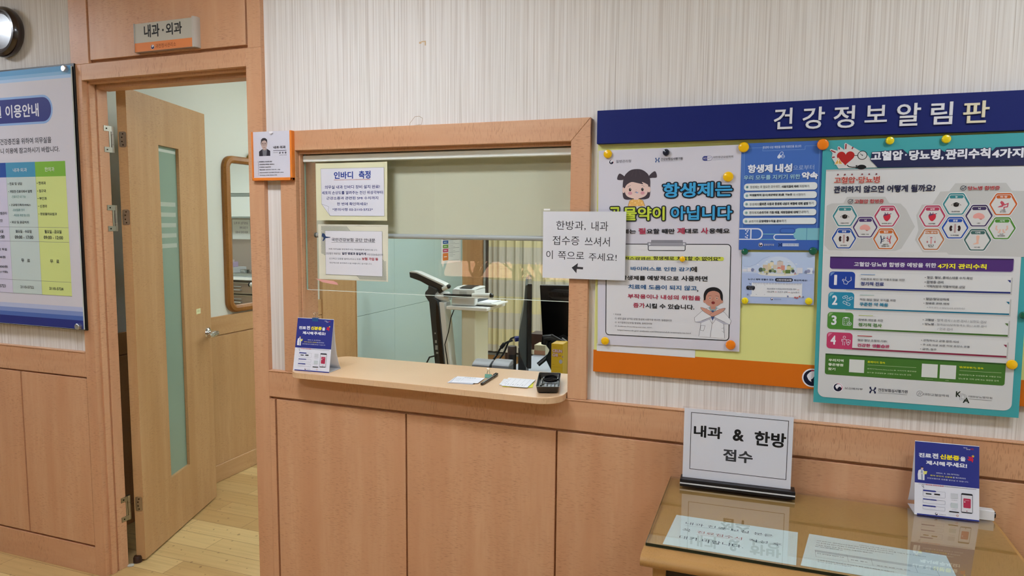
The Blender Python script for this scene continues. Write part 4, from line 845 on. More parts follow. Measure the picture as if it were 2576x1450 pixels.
I.poly([(.2645,1.6658),(.2669,1.6871),(.3373,1.6916),(.3498,1.6791),(.3543,1.6894),(.4197,1.6890),(.4316,1.6809),(.4351,1.6884),(.5246,1.6871),(.5332,1.6803),(.5402,1.6886),(.6019,1.6893),(.6170,1.6739),(.6188,1.6418),(.2818,1.6470)],'#20244c')
WT_='#dedee6'; O2=('#1a1e40',.05)
I.t('고혈압',.2648,1.6890,.3385,1.6644,WT_,.045,O2); a=.3431,1.6771; I.rect(a[0],a[1]+.002,a[0]+.004,a[1]-.002,WT_); I.t('당뇨병,',.3523,1.6883,.4296,1.6618,WT_,.045,O2); I.t('관리수칙',.4328,1.6879,.5295,1.6622,WT_,.045,O2); I.t('4가지',.5330,1.6852,.5983,1.6613,WT_,.045,O2)
RT='#a8322c'
for p in ((.1884,1.6312),(.2051,1.6310),(.2220,1.6307),(.2461,1.6306),(.2626,1.6303),(.2794,1.6303)): I.disc(*p,.0021,'#7c3038')
I.t('고혈압',.1798,1.6247,.2304,1.6084,RT,.02,('#e6c6ba',.045)); I.disc(*(.2342,1.6165),.0016,RT); I.t('당뇨병',.2381,1.6246,.2877,1.6075,RT,.02,('#e6c6ba',.045))
I.t('관리하지 않으면 어떻게 될까요?',.1798,1.6012,.4149,1.5825,'#171a3c',.028)
for q,s_,a,b in (((.2211,1.5602),'고혈압 합병증',(.2307,1.5653),(.2992,1.5548)),((.4760,1.5901),'당뇨병 합병증',(.4856,1.5943),(.5538,1.5847))):
    I.ringl(*q,.0058,.0011,'#24283a'); I.line([(q[0]-.003,q[1]+.001),(q[0]-.0006,q[1]-.0026),(q[0]+.006,q[1]+.0055)],.0013,'#24283a'); I.t(s_,*a,*b,'#9c2630',.028,('#dcb8b4',.03))
I.build('heading_lettering',t)
# hexagons
def hexa(cx,cz,w,h,r):
    c=.52; pts=[(cx-w,cz),(cx-w*c,cz+h),(cx+w*c,cz+h),(cx+w,cz),(cx+w*c,cz-h),(cx-w*c,cz-h)]; out=[]
    for i,p in enumerate(pts):
        a,b=pts[i-1],pts[(i+1)%6]
        for q in (a,b):
            d=math.hypot(q[0]-p[0],q[1]-p[1]); out.append((p[0]+(q[0]-p[0])*r/d,p[1]+(q[1]-p[1])*r/d))
    return out
def ic_eye(I,x,z):
    I.line([(x-.011,z-.0015),(x-.006,z+.003),(x,z+.0055),(x+.006,z+.003),(x+.011,z-.002)],.0008,'#1a1614'); I.line([(x-.010,z-.001),(x-.004,z-.0045),(x+.004,z-.005),(x+.010,z-.001)],.0005,'#6c625c'); I.disc(x,z,.0062,'#191412',.0058); I.disc(x,z,.0034,'#2c2420'); I.disc(x+.002,z+.002,.001,'#8c8684')
def ic_brain(I,x,z):
    c='#dc9c94'; I.blob([(x-.0125,z-.003),(x-.0115,z+.003),(x-.007,z+.0065),(x-.001,z+.0085),(x+.006,z+.0065),(x+.0105,z+.003),(x+.0125,z-.002),(x+.010,z-.006),(x+.004,z-.0075),(x-.002,z-.005),(x-.008,z-.0055)],c); I.poly([(x+.001,z-.006),(x+.008,z-.0065),(x+.006,z-.0085),(x+.003,z-.0083)],'#b46c68')
def ic_heart(I,x,z):
    I.line([(x-.003,z+.004),(x-.005,z+.011)],.0018,'#4a4468'); I.line([(x,z+.005),(x+.002,z+.011)],.0018,'#8c4a68'); I.line([(x+.002,z+.005),(x+.010,z+.008)],.0018,'#4a4468')
    I.blob([(x-.0085,z+.002),(x-.006,z+.007),(x,z+.0075),(x+.006,z+.007),(x+.0085,z+.002),(x+.007,z-.005),(x+.003,z-.010),(x,z-.0115),(x-.004,z-.009),(x-.007,z-.004)],'#c0283c'); I.poly([(x-.0085,z+.001),(x-.006,z+.007),(x,z+.0075),(x+.005,z+.006),(x-.002,z+.003)],'#5c3c5c')
def ic_kidney(I,x,z):
    for s in (-1,1): I.disc(x+s*.0088,z,.0036,'#2e1416',.0072); I.disc(x+s*.0056,z,.0014,'#cecdcb',.003)
    I.rect(x-.0022,z+.011,x+.0022,z-.011,'#b8a0a0'); I.line([(x,z+.011),(x,z-.011)],.0006,'#8a5c5c')
def ic_vessel(I,x,z):
    for s,c in ((-1,'#2c3854'),(1,'#b43c48')):
        I.line([(x+s*.011,z-.011),(x+s*.0095,z-.002),(x+s*.012,z+.010)],.0024,c); I.line([(x+s*.0098,z-.002),(x+s*.004,z+.002),(x+s*.001,z+.004)],.0018,c); I.line([(x+s*.005,z+.002),(x+s*.004,z+.008)],.0014,c); I.line([(x+s*.010,z-.006),(x+s*.003,z-.003)],.0014,c)
def ic_stomach(I,x,z):
    c='#bc4858'; I.poly([(x-.012,z-.006),(x-.008,z-.003),(x-.003,z-.001),(x-.007,z+.006),(x-.004,z+.010),(x,z+.007),(x+.003,z+.002),(x-.001,z-.005),(x-.007,z-.006)],c); I.line([(x+.001,z-.001),(x+.010,z+.003),(x+.009,z-.005),(x+.002,z-.006),(x+.002,z-.011)],.0024,c)
def ic_limbs(I,x,z):
    c='#d8b0a0'
    for s in (-1,1): I.line([(x+s*.011,z+.008),(x+s*.012,z),(x+s*.008,z-.004)],.0034,c); I.line([(x+s*.003,z-.001),(x+s*.004,z-.008),(x+s*.008,z-.009)],.0032,c)
def ic_organ(I,x,z):
    c='#b87478'; I.line([(x-.009,z-.006),(x-.009,z+.008),(x-.003,z+.010)],.0006,'#b8b8b4'); I.line([(x+.009,z-.006),(x+.009,z+.008),(x+.003,z+.010)],.0006,'#b8b8b4'); I.disc(x,z+.006,.003,c,.0018); I.rect(x-.0016,z+.003,x+.0016,z-.010,'#d09898')
    for s in (-1,1): I.disc(x+s*.0085,z-.005,.0018,c,.0028)
def ic_foot(I,x,z):
    c='#dcb09c'; I.blob([(x-.003,z+.011),(x+.004,z+.011),(x+.0025,z-.002),(x+.003,z-.008),(x-.002,z-.0095),(x-.009,z-.010),(x-.007,z-.0075),(x-.002,z-.004)],c)
m_=(.2388,1.5220)[0]-(.1788,1.5224)[0]; HW=m_/2; HH=((.2079,1.5492)[1]-(.2099,1.4950)[1])/2
for c,col,lab,cap,ic in (((.2089,1.5222),'#347f86','눈','고혈압성 망막증',ic_eye),((.3083,1.5211),'#b03a58','심장','심근경색, 심부전',ic_heart),((.2585,1.4927),'#4a3468','뇌','뇌졸중, 치매',ic_brain),((.2089,1.4633),'#1c4898','콩팥','만성 콩팥병',ic_kidney),((.3079,1.4623),'#c06428','혈관','대동맥 및/말초혈관 질환',ic_vessel),
  ((.4111,1.5206),'#b03a58','심장','관상동맥질환',ic_heart),((.4626,1.5507),'#347f86','눈','당뇨병망막병증',ic_eye),((.5131,1.5210),'#3e3058','뇌','뇌졸중',ic_brain),((.5632,1.5490),'#c05a20','위·장','소화불량/설사·변비',ic_stomach),((.4628,1.4910),'#1c48a0','콩팥','당뇨병신장병증',ic_kidney),((.5630,1.4897),'#4c8430','사지','당뇨병/말초신경병증',ic_limbs),((.4116,1.4614),'#b4744c','비뇨·생식기','성기능 및/배뇨장애',ic_organ),((.5130,1.4607),'#3c605c','다리','피부 궤양',ic_foot)):
    x,z=c; I=I.fresh(); I.poly(hexa(x,z,HW*1.05,HH*1.06,.0024),'#dedede'); I.poly(hexa(x,z,HW,HH,.002),col); I.poly(hexa(x,z-.001,HW*.87,HH*.86,.0012),'#cecdcb')
    w_=HW*.52; I.poly([(x-w_*1.12,z+HH*.66),(x-w_*.9,z+HH*.86),(x+w_*.9,z+HH*.86),(x+w_*1.12,z+HH*.66),(x+w_*.9,z+HH*.46),(x-w_*.9,z+HH*.46)],'#cecdcb'); I.poly([(x-w_*1.02,z+HH*.66),(x-w_*.84,z+HH*.81),(x+w_*.84,z+HH*.81),(x+w_*1.02,z+HH*.66),(x+w_*.84,z+HH*.51),(x-w_*.84,z+HH*.51)],col)
    lw=.0042*len(lab)*.62; I.t(lab,x-lw,z+HH*.75,x+lw,z+HH*.57,'#e4e4e4',.02)
    ic(I,x,z-HH*.06)
    for i,ln in enumerate(cap.split('/')[::-1]): wq=.0017*len(ln)*.75; I.t(ln,x-wq,z-HH*.76+i*.0042+.0032,x+wq,z-HH*.76+i*.0042,'#34302e',.02)
    I.build('hexagon_panel',t)
# numbered rows
I=I.fresh()
a=.1776,1.4142; b=.5923,1.3817; I.rr(a[0]+.002,a[1]-.003,b[0]+.0015,b[1]-.002,.006,'#a8a4b0',(1,1,0,0)); I.rr(a[0],a[1],b[0],b[1],.006,'#4c2c70',(1,1,0,0)); c=(.1777,1.4107)[1]; I.rect(a[0],a[1],b[0],c,'#34204c')
I.t('고혈압·당뇨병 합병증 예방을 위한',.2357,1.4009,.4259,1.3888,'#dcd8e4',.03,('#241838',.03)); I.t('4가지 관리수칙',.4291,1.4000,.5359,1.3867,'#ece23c',.035,('#241838',.03))
I.build('purple_band',t)
ROW=((  (.1767,1.3743),(.2414,1.3320),(.5914,1.3273),(.5912,1.3314),(.2391,1.3709),'#1d3f98','#16246c','1'),
     ((.1766,1.3193),(.2412,1.2777),(.5906,1.2735),(.5903,1.2773),(.2386,1.3168),'#2684a4','#1c6c88','2'),
     ((.1765,1.2649),(.2413,1.2238),(.5909,1.2188),(.5907,1.2233),(.2384,1.2624),'#4a8434','#42682c','3'),
     ((.1755,1.2102),(.2405,1.1695),(.5897,1.1655),(.5895,1.1700),(.2376,1.2083),'#bc3a64','#842440','4'))
LX0=(.1768,1.3148)[0]; LX1=(.2398,1.3168)[0]; CX1=(.5897,1.2983)[0]
for a,b,c,d,e_,c1,c2,n_ in ROW:
    I=I.fresh(); h=d[1]-c[1]; zt=a[1]; zb=c[1]; zc_=d[1]; ztc=e_[1]
    I.rect(LX1-.02,ztc-.004,CX1+.003,zb-.003,'#b4b4b2'); I.rect(LX1-.02,ztc,CX1,zc_,'#d6d6d6'); I.rect(LX0+.03,zc_,CX1,zb,c2); I.rr(LX0,zt,LX1,zb,.009,c1,(1,0,1,1))
    I.poly([(LX0+.006,zt-.002),(LX0+.014,zt-.002),(LX0+.003,zt-.013),(LX0+.003,zt-.005)],'#6c8cc0' if n_=='1' else '#7cb8c4' if n_=='2' else '#86ac70' if n_=='3' else '#d47c98')
    xm=(LX0+LX1)/2; hm=(zt+zb)/2; I.t(n_,LX0+(.0095 if n_!='1' else .0125),zt-.009,LX0+(.0225 if n_!='1' else .0195),zb+.011,'#e2e2e8',.03 if n_!='1' else .02)
    ix=xm+.0155; IC='#d8dce4'
    if n_=='1': I.line([(ix-.006,hm+.010),(ix-.007,hm+.001),(ix,hm-.004),(ix+.007,hm+.001),(ix+.006,hm+.010)],.0011,IC); I.line([(ix,hm-.004),(ix-.003,hm-.010),(ix-.010,hm-.009),(ix-.012,hm-.001)],.0011,IC); I.ringl(ix-.012,hm+.001,.0024,.0011,IC)
    elif n_=='2':
        for p,q in (((-.009,.009),(-.003,.011)),((.001,.003),(.010,.008)),((-.008,-.004),(.004,-.010))): I.cap((ix+p[0],hm+p[1]),(ix+q[0],hm+q[1]),.0034,IC); I.cap((ix+p[0],hm+p[1]),(ix+q[0],hm+q[1]),.0024,c1); I.line([(ix+(p[0]+q[0])/2-.0012,hm+(p[1]+q[1])/2+.003),(ix+(p[0]+q[0])/2+.0012,hm+(p[1]+q[1])/2-.003)],.0009,IC)
    elif n_=='3':
        I.frame(ix-.009,hm+.009,ix+.006,hm-.011,.0011,IC,.002); I.rr(ix-.005,hm+.011,ix+.002,hm+.007,.001,IC); I.disc(ix+.007,hm-.007,.0052,c1); I.ringl(ix+.007,hm-.007,.0046,.0011,IC); I.line([(ix+.0045,hm-.007),(ix+.0095,hm-.007)],.0011,IC); I.line([(ix+.007,hm-.0045),(ix+.007,hm-.0095)],.0011,IC)
        for kk in (.003,-.002,-.007): I.line([(ix-.007,hm+kk),(ix-.006,hm+kk-.001),(ix-.004,hm+kk+.002)],.0008,IC); I.line([(ix-.002,hm+kk),(ix+.003,hm+kk)],.0008,IC)
    else:
        I.ringl(ix-.004,hm+.010,.003,.001,IC); I.line([(ix-.010,hm-.002),(ix-.010,hm+.004),(ix+.002,hm+.004)],.0011,IC); I.line([(ix-.007,hm+.002),(ix-.007,hm-.012)],.0011,IC); I.line([(ix-.003,hm-.002),(ix-.003,hm-.012)],.0011,IC)
        I.line([(ix+.001,hm+.002),(ix+.006,hm+.004),(ix+.011,hm+.002),(ix+.010,hm-.006),(ix+.006,hm-.011),(ix+.002,hm-.006)],.0011,IC,True); I.line([(ix+.0035,hm-.003),(ix+.0085,hm-.003)],.0015,IC); I.line([(ix+.006,hm-.0005),(ix+.006,hm-.0055)],.0015,IC)
    I.poly([(CX1-.008,ztc-.010),(CX1-.001,ztc-.010),(CX1-.001,ztc-.017)],c2)
    I.build('number_tab',t)
I=I.fresh(70); T1='#3c3e46'
for a,b,c in (((.2527,1.3687),(.2869,1.3669),'#5c8cc0'),((.2526,1.3141),(.2868,1.3127),'#5c9c98'),((.2518,1.2598),(.2862,1.2581),'#a8b83c'),((.2511,1.2049),(.2862,1.2026),'#b8343c')): I.rect(a[0],a[1],b[0],b[1]+.0005,c)
for s_,a,b,c,w_ in (('치료경과 확인 및 약물조절을 위한',(.2531,1.3587),(.3560,1.3525),T1,.008),('정기적 진료',(.2535,1.3486),(.3085,1.3383),'#1c2c70',.032),('적정 혈압·혈당 유지를 위한',(.2529,1.3046),(.3382,1.2982),T1,.008),('꾸준한 약 복용',(.2528,1.2939),(.3207,1.2839),'#1c7898',.032),('합병증 예방을 위한',(.2522,1.2503),(.3107,1.2441),T1,.008),('정기적 검사',(.2521,1.2389),(.3080,1.2289),'#44782c',.032),('혈압·혈당 조절의 기본!',(.2520,1.1957),(.3218,1.1894),T1,.008),('건강한 생활습관',(.2519,1.1836),(.3285,1.1741),'#b0305c',.032),
  ('• 혈압, 혈당, 콜레스테롤 수치 확인',(.4015,1.3671),(.5068,1.3599),T1,.012),('• 합병증 관리',(.4015,1.3555),(.4435,1.3481),T1,.012),('• 약제처방과 약물부작용 상담',(.4014,1.3445),(.4918,1.3374),T1,.012),('• 혈압/혈당강하제',(.4013,1.3115),(.4578,1.3049),T1,.012),('• 합병증 관련 약제',(.4013,1.2999),(.4586,1.2940),T1,.012),('※ 투약 중단 시 담당의사와 상의하세요',(.4093,1.2885),(.4944,1.2839),'#8e9096',0),
  ('• 고혈압',(.4016,1.2569),(.4275,1.2507),T1,.02),('- 혈액 검사 / 소변 검사 / 심전도 검사',(.4293,1.2575),(.5426,1.2505),'#74767c',0),('• 당뇨병',(.4016,1.2458),(.4269,1.2396),T1,.02),('- 혈액검사(당화혈색소 등) / 소변 검사',(.4293,1.2458),(.5436,1.2391),'#74767c',0),('/ 안과 검사',(.4356,1.2351),(.4701,1.2282),'#74767c',0),
  ('• 규칙적이고 균형 잡힌 식사',(.4003,1.2031),(.4851,1.1973),T1,.012),('• 주 3회 이상 30분 이상 유산소 운동',(.3997,1.1913),(.5095,1.1860),T1,.012),('• 금연, 절주',(.3991,1.1801),(.4363,1.1743),T1,.012)): I.t(s_,*a,*b,c,w_)
I.build('advice_lettering',t)
I=I.fresh(); a=.1753,1.1511; b=.5894,1.0939; I.rr(a[0],a[1],b[0],b[1],.006,'#42702a',(1,1,0,0)); I.rect(a[0],a[1],b[0],a[1]-.004,'#2c5020')
for a,b in (((.2345,1.1388),(.2708,1.1037)),((.4054,1.1383),(.4414,1.1031)),((.4466,1.1383),(.4826,1.1026))): I.rect(a[0],a[1],b[0],b[1],'#d4d6d2')
GY='#dce4d0'
for s_,a,b,c,w_ in (('우리지역',(.1833,1.1374),(.2203,1.1299),GY,.035),('좋은병원',(.1831,1.1253),(.2201,1.1179),GY,.035),('찾기',(.1829,1.1131),(.2011,1.1055),GY,.035),('홈페이지 접속',(.2782,1.1376),(.3201,1.1318),'#d8d818',.02),('홈페이지(www.hira.or.kr) ▶ 우리지역 좋은병원',(.2783,1.1179),(.3933,1.1142),'#b8cca4',.012),('찾기 ▶ 만성질환 ▶ 고혈압 또는 당뇨병 선택',(.2783,1.1079),(.3816,1.1042),'#b8cca4',.012),
  ('앱(병원평가) 접속',(.4892,1.1375),(.5420,1.1319),'#d8d818',.02),('앱(병원평가) ▶ 만성질환 ▶ 고혈압 또는',(.4891,1.1171),(.5816,1.1133),'#b8cca4',.012),('당뇨병 ▶ 지역 선택 또는 병원명 검색',(.4889,1.1074),(.5761,1.1033),'#b8cca4',.012),('안드로이드',(.4138,1.0994),(.4322,1.0971),'#a8bc98',0),('iOS',(.4602,1.0992),(.4674,1.0968),'#a8bc98',0)): I.t(s_,*a,*b,c,w_)
I.line([(.2786,1.1264),(.3927,1.1267)],.0007,'#b8cca4'); I.line([(.4901,1.1259),(.5812,1.1262)],.0007,'#b8cca4')
I.build('green_band',t)
I=I.fresh(); q=.2093,1.0598; emblem(I,*q,.0108); I.t('보건복지부',.2256,1.0623,.2697,1.0562,'#4a4c54',.005); I.build('sponsor_logo',t); I=I.fresh(); xmark(I,*(.2936,1.0588),.0188,'#161c40'); I.t('건강보험심사평가원',.3063,1.0653,.3757,1.0567,'#34363e',.015); I.line([(.3058,1.0531),(.3748,1.0534)],.0008,'#8a8a90')
I.build('sponsor_logo',t); I=I.fresh(); q=.4039,1.0588; I.ringl(*q,.0070,.0008,'#6c6c70'); 
for dx in (-.0018,.0022): I.line([(q[0]+dx-.0012,q[1]-.0035),(q[0]+dx+.0012,q[1]+.0035)],.0011,'#6c6c70')
I.t('대한고혈압학회',.4128,1.0611,.4693,1.0547,'#4a4c54',.005)
I.build('sponsor_logo',t); I=I.fresh(); I.t('K',.4851,1.0715,.4967,1.0566,'#20281c',.03); I.t('D',.4947,1.0657,.5085,1.0501,'#d0d0d2',.0,('#54585c',.022)); I.t('A',.5013,1.0570,.5159,1.0427,'#20281c',.03); I.t('대한당뇨병학회',.5139,1.0629,.5647,1.0573,'#54504e',.005); I.line([(.5138,1.0539),(.5641,1.0534)],.0009,'#84807e')
I.build('sponsor_logo',t)
# ---- magnets
MAGM={}
def put_magnet(x,z,r,y,colr,label):
    k=(colr,round(r,4))
    t=thing('round_magnet',label,'magnet',(x,y,z),'round magnets on the notice board')
    me=MAGM.get(k)
    if me is None:
        m=MB(); m.lathe([(0,.0085),(r*.55,.0082),(r*.85,.0068),(r*.98,.0045),(r,.0022),(r*.96,0)],(0,0,0),(0,-1,0),pm(colr,.18,0,.5,.3),32)
        o=m.build('cap'); me=MAGM[k]=o.data; o.parent=t
    else:
        o=bpy.data.objects.new('cap',me); COL.objects.link(o); o.parent=t
YE='#f0bc0a'; YL='#e8d018'; ORG='#ec7e12'; GR='#0d5a44'
for q,rp,y,c,l in (((-.4485,1.7036),13,-.0176,YE,'yellow magnet at the upper left corner of the grey poster'),((-.2792,1.7037),10,-.0176,'#141a2e','black magnet at the top of the grey poster'),((-.0685,1.7121),14.5,-.0190,YE,'yellow magnet where the grey and blue posters meet at the top'),((-.1066,1.6322),14.5,-.0176,YE,'yellow magnet above the blue outlined heading of the grey poster'),((-.2245,1.3994),8.5,-.0200,YE,'yellow magnet on the highlighted line of the grey poster'),((-.4455,1.1462),12.5,-.0176,YE,'yellow magnet at the lower left corner of the grey poster'),((-.0835,1.1586),14,-.0176,ORG,'orange magnet at the lower right corner of the grey poster'),((.1312,1.7128),15,-.0240,ORG,'orange magnet between the blue and teal posters'),
  ((-.0552,1.4242),9.5,-.0178,GR,'dark green magnet at the lower left corner of the blue poster'),((.1203,1.4296),11,-.0178,GR,'dark green magnet at the lower right corner of the blue poster'),((-.0496,1.2864),9.5,-.0168,YL,'yellow magnet at the lower left corner of the small pale blue poster'),((.1154,1.2928),10,-.0168,YL,'yellow magnet at the lower right corner of the small pale blue poster'),((.2887,1.7175),10.5,-.0262,YL,'yellow magnet at the top of the teal poster above the long heading, nearer the heart'),((.4145,1.7174),11,-.0262,YL,'yellow magnet at the top of the teal poster, farther from the heart'),((.5890,1.1559),12.5,-.0262,YE,'yellow magnet at the right edge of the teal poster by the green band'),((.6052,1.2813),9,-.0262,GR,'dark green magnet cut by the photo edge beside the teal poster')):
    put_magnet(q[0],q[1],rp*.00098,y,c,l)
# ---- leftovers on the wallpaper
x,z=-1.0667,2.0770
m=MB(); m.box(x-.012,x-.004,-.0006,0,z-.003,z+.003,pm('#c8a880',.6)); m.box(x-.004,x+.012,-.0006,0,z+.001,z+.0045,pm('#c8a880',.6)); m.box(x+.008,x+.012,-.0006,0,z-.010,z+.003,pm('#c8a880',.6)); tag(m.build('tape_residue',loc=(x,0,z),smooth=False),'small brown tape mark high on the wallpaper above the window','tape mark')
a=-1.1162,1.8168; b=-1.0679,1.8429
m=MB(); I=Ink((0,-.0003,0)); I.line([(a[0],a[1]-.004),(a[0]+.002,a[1]+.006),(a[0]+.020,b[1]),(b[0]-.012,b[1]+.001),(b[0],b[1]-.006),(b[0]-.004,a[1]),(a[0]+.010,a[1]-.002)],.0012,'#a08868'); o=I.mb.build('tape_residue',smooth=False); tag(o,'torn tape outline on the wallpaper just above the window casing','tape mark')
# ================================================================ COUNTER AND WHAT LIES ON IT
CT=.975
out=[(-1.50,-.088),(-1.1,-.092),(-.80,-.100),(-.645,-.1055)]+arc(-.637,-.034,.072,.072,-90,0,10)[1:]+[(-.565,-.02)]+[(-.565,.252),(-1.05,.240)]+arc(-1.500,.190,.045,.045,90,180,8)+[(-1.546,0),(-1.546,-.0185),(-1.560,-.0185)]+arc(-1.508,-.038,.052,.050,180,265,8)
m=MB(); m.prism(out,(0,0,CT-.021),(1,0,0),(0,1,0),(0,0,1),0,.021,WC)
o=m.build('counter_shelf',loc=(-1.05,.05,CT-.021),bevel=.002); tag(o,'pale beech counter shelf with rounded corners passing under the reception glass','shelf')
# ---- desk calendars (one design, two places)
NVY='#2c3484'
def calendar_proto():
    r=thing('desk_calendar','x','desk sign',(0,0,0),'tent shaped identity card notices')
    w_=.1445; C_='#dcdce2'
    m=MB(); Vf=Vector((0,.037,.183)).normalized(); Hh=.1867; cm=pm('#dedee4',.5)
    nf=Vector((1,0,0)).cross(Vf)
    m.prism([(0.006,0),(w_,0),(w_,Hh),(0,Hh),(0,.014)],(0,0,0),(1,0,0),Vf,nf,-.0013,0,cm); part(r,'front_panel',m,smooth=False)
    m=MB(); pts=[(.037,.183),(.0395,.150),(.044,.105),(.053,.055),(.066,.020),(.078,.0)]
    vs=[]; 
    for x in (0,w_): vs+=[(x,y,z) for y,z in pts]
    n_=len(pts); m.add(vs,[(i,i+1,n_+i+1,n_+i) for i in range(n_-1)],cm); part(r,'back_panel',m,solid=.001)
    m=MB(); m.box(0,w_,.002,.077,.0002,.0014,cm); part(r,'base_panel',m,smooth=False)
    I=Ink((0,0,0),(1,0,0),Vf,nf); I.L=2
    I.rect(0,Hh,w_,.0,'#dedee6'); tl=(.0012,.0805)[1]; I.poly([(0,Hh),(w_,Hh),(w_,(.1455,.0814)[1]),(0,tl)],NVY); I.rect(.006,.0035,w_,0,NVY)
    I.build('front_colours',r)
    I=I.fresh(); Wt='#e4e4ec'; Yl='#f0dc1e'
    for s_,a,b,c,w2 in (('진료',(.0086,.1570),(.0373,.1459),Wt,.045),('전',(.0394,.1589),(.0532,.1458),Wt,.045),('신분증',(.0571,.1584),(.1004,.1456),Yl,.045),('을',(.1023,.1568),(.1140,.1453),Wt,.045),('꼭',(.1184,.1583),(.1320,.1449),'#c8203c',.045),('제시해',(.0253,.1392),(.0681,.1285),Wt,.045),('주세요!',(.0710,.1404),(.1175,.1287),Wt,.045)): I.t(s_,*a,*b,c,w2)
    q=.1305,.1601; I.poly([(q[0]+(.004 if i%2==0 else .0017)*math.sin(math.pi*i/5),q[1]+(.004 if i%2==0 else .0017)*math.cos(math.pi*i/5)) for i in range(10)],'#d8b830')
    for s_,a,b,c,w2 in (('2024. 5. 20.부터는',(.0484,.1119),(.1005,.1083),'#c4c6de',.02),('환자 본인의 신분증',(.0351,.1041),(.0849,.1006),'#d8cc50',.02),('을 제시하여야',(.0859,.1046),(.1146,.1005),'#c4c6de',.02),('건강보험으로 진료를 받으실 수 있습니다.',(.0281,.0967),(.1210,.0931),'#c4c6de',.015),('국민',(.1086,.1805),(.1178,.1781),Wt,.02),('건강',(.1154,.1773),(.1246,.1749),Wt,.02),('보험',(.1251,.1799),(.1314,.1755),'#b8304c',.02)): I.t(s_,*a,*b,c,w2)
    I.build('heading_lettering',r)
    I=I.fresh(); k=.0161,.1043; s_=((.0410,.1070)[0]-k[0])/100; g=lambda x,y:(k[0]+(x-880)*s_,k[1]-(y-520)*s_)
    I.poly([g(*p) for p in ((845,582),(842,530),(848,490),(866,478),(892,480),(905,500),(904,584))],'#e0e0e6'); I.poly([g(*p) for p in ((872,484),(886,486),(890,582),(876,582))],'#8c94b0'); I.disc(*g(882,466),s_*11,'#d8b4a8',s_*13); I.poly([g(*p) for p in ((868,462),(872,450),(890,450),(896,460),(884,458))],'#201c28'); I.poly([g(*p) for p in ((895,492),(930,490),(922,520),(893,526))],'#d8d470'); I.line([g(866,500),g(872,520),g(898,516)],.0022,'#cfcfda')
    I.build('doctor_illustration',r)
    I=I.fresh(); a=.0088,.0814; b=.1378,.0748; I.rect(a[0],a[1]-.003,b[0],b[1]+.003,'#d8d8e0'); I.frame(a[0],a[1]-.003,b[0],b[1]+.003,.0005,'#8c8ca0'); q=.0183,.0763; I.ringl(q[0],q[1]-.002,.0022,.0006,'#5c5c70'); I.line([(q[0],q[1]-.003),(q[0]+.003,q[1]-.008)],.001,'#5c5c70')
    I.t('모바일 건강보험증',.0250,.0796,.0659,.0766,'#d0485c',.02); I.t('으로도 본인확인이 가능합니다',.0674,.0790,.1277,.0775,'#6a6c84',.01)
    for a,b,c,tx in (((.0192,.0637),(.0690,.0485),(.0497,.0611),'앱 다운로드'),((.0191,.0416),(.0691,.0321),(.0513,.0399),'본인 인증'),((.0187,.0256),(.0687,.0163),(.0495,.0233),'건강보험증')):
        I.frame(a[0],a[1],b[0],b[1],.0005,'#9c9cac',.0015); I.poly([(a[0],a[1]+.001),(c[0]-.003,a[1]+.001),(c[0],(a[1]+c[1])/2),(c[0]-.003,c[1]),(a[0],c[1])],NVY); I.t(tx,a[0]+.004,a[1]-.001,a[0]+.018,c[1]+.0016,'#a4a8cc',.0)
    a=.0252,.0567; b=.0384,.0538; I.rr(*a,*b,.0012,'#17171c'); a=.0443,.0577; b=.0577,.0543; I.rr(*a,*b,.0012,'#17171c')
    for s_,a,b in (('모바일 건강보험증 설치',(.0255,.0512),(.0601,.0513)),('휴대전화 및 공동인증서로 인증',(.0236,.0350),(.0642,.0348)),('건강보험증 발급 후 사용',(.0230,.0190),(.0643,.0185))): I.t(s_,*a,*b,'#8c8c98',.0)
    for a,b,c in (((.0814,.0630),(.0971,.0501),'#c6c8ce'),((.0815,.0393),(.0972,.0268),'#c2cacc')): I.rect(*a,*b,c)
    I.t('안드로이드',.0832,.0466,.0964,.0451,'#5c5c66',.01); I.t('아이폰',.0838,.0233,.0945,.0221,'#5c5c66',.01)
    a=.0780,.0185; b=.1001,.0157; I.rr(a[0],a[1],b[0],b[1],.0012,'#1b1b20')
    a=.1046,.0662; b=.1298,.0177; I.rr(a[0],a[1],b[0],b[1],.003,'#202026'); e_=(a[1]-b[1]); I.rect(a[0]+.0008,a[1]-e_*.09,b[0]-.0008,b[1]+e_*.05,'#d6d4da'); a2=.1094,.0537; b2=.1257,.0302; I.rr(a2[0],a2[1],b2[0],b2[1],.002,'#b02c4c'); I.disc(a2[0]+.003,a2[1]-.009,.0015,'#dcc8cc'); I.disc((a[0]+b[0])/2,b[1]+e_*.1,.0012,'#8c3048'); I.line([(a2[0]+.002,a2[1]-.005),(b2[0]-.003,a2[1]-.005)],.0008,'#d49cac')
    q=.0496,.0074; emblem(I,q[0],q[1],.0030,False); I.t('보건복지부',.0555,.0087,.0707,.0056,'#6c6e7c'); I.t('국민건강보험',.0761,.0096,.0926,.0078,'#b4b0a8'); q=.0963,.0090; I.ringl(*q,.0022,.0008,'#c46c4c')
    I.build('instruction_print',r)
    return r
cal=calendar_proto()
cal['label']='blue and white tent notice standing on the wooden table by the wall'
cal.location=(.385,-.091,.7615); cal.rotation_euler=(0,0,math.atan2(.007,.144))
cal2=dup(cal,(-1.552,-.061,CT+.0003),math.atan2(.008,.141),'blue and white tent notice with a blue clip on the counter shelf')
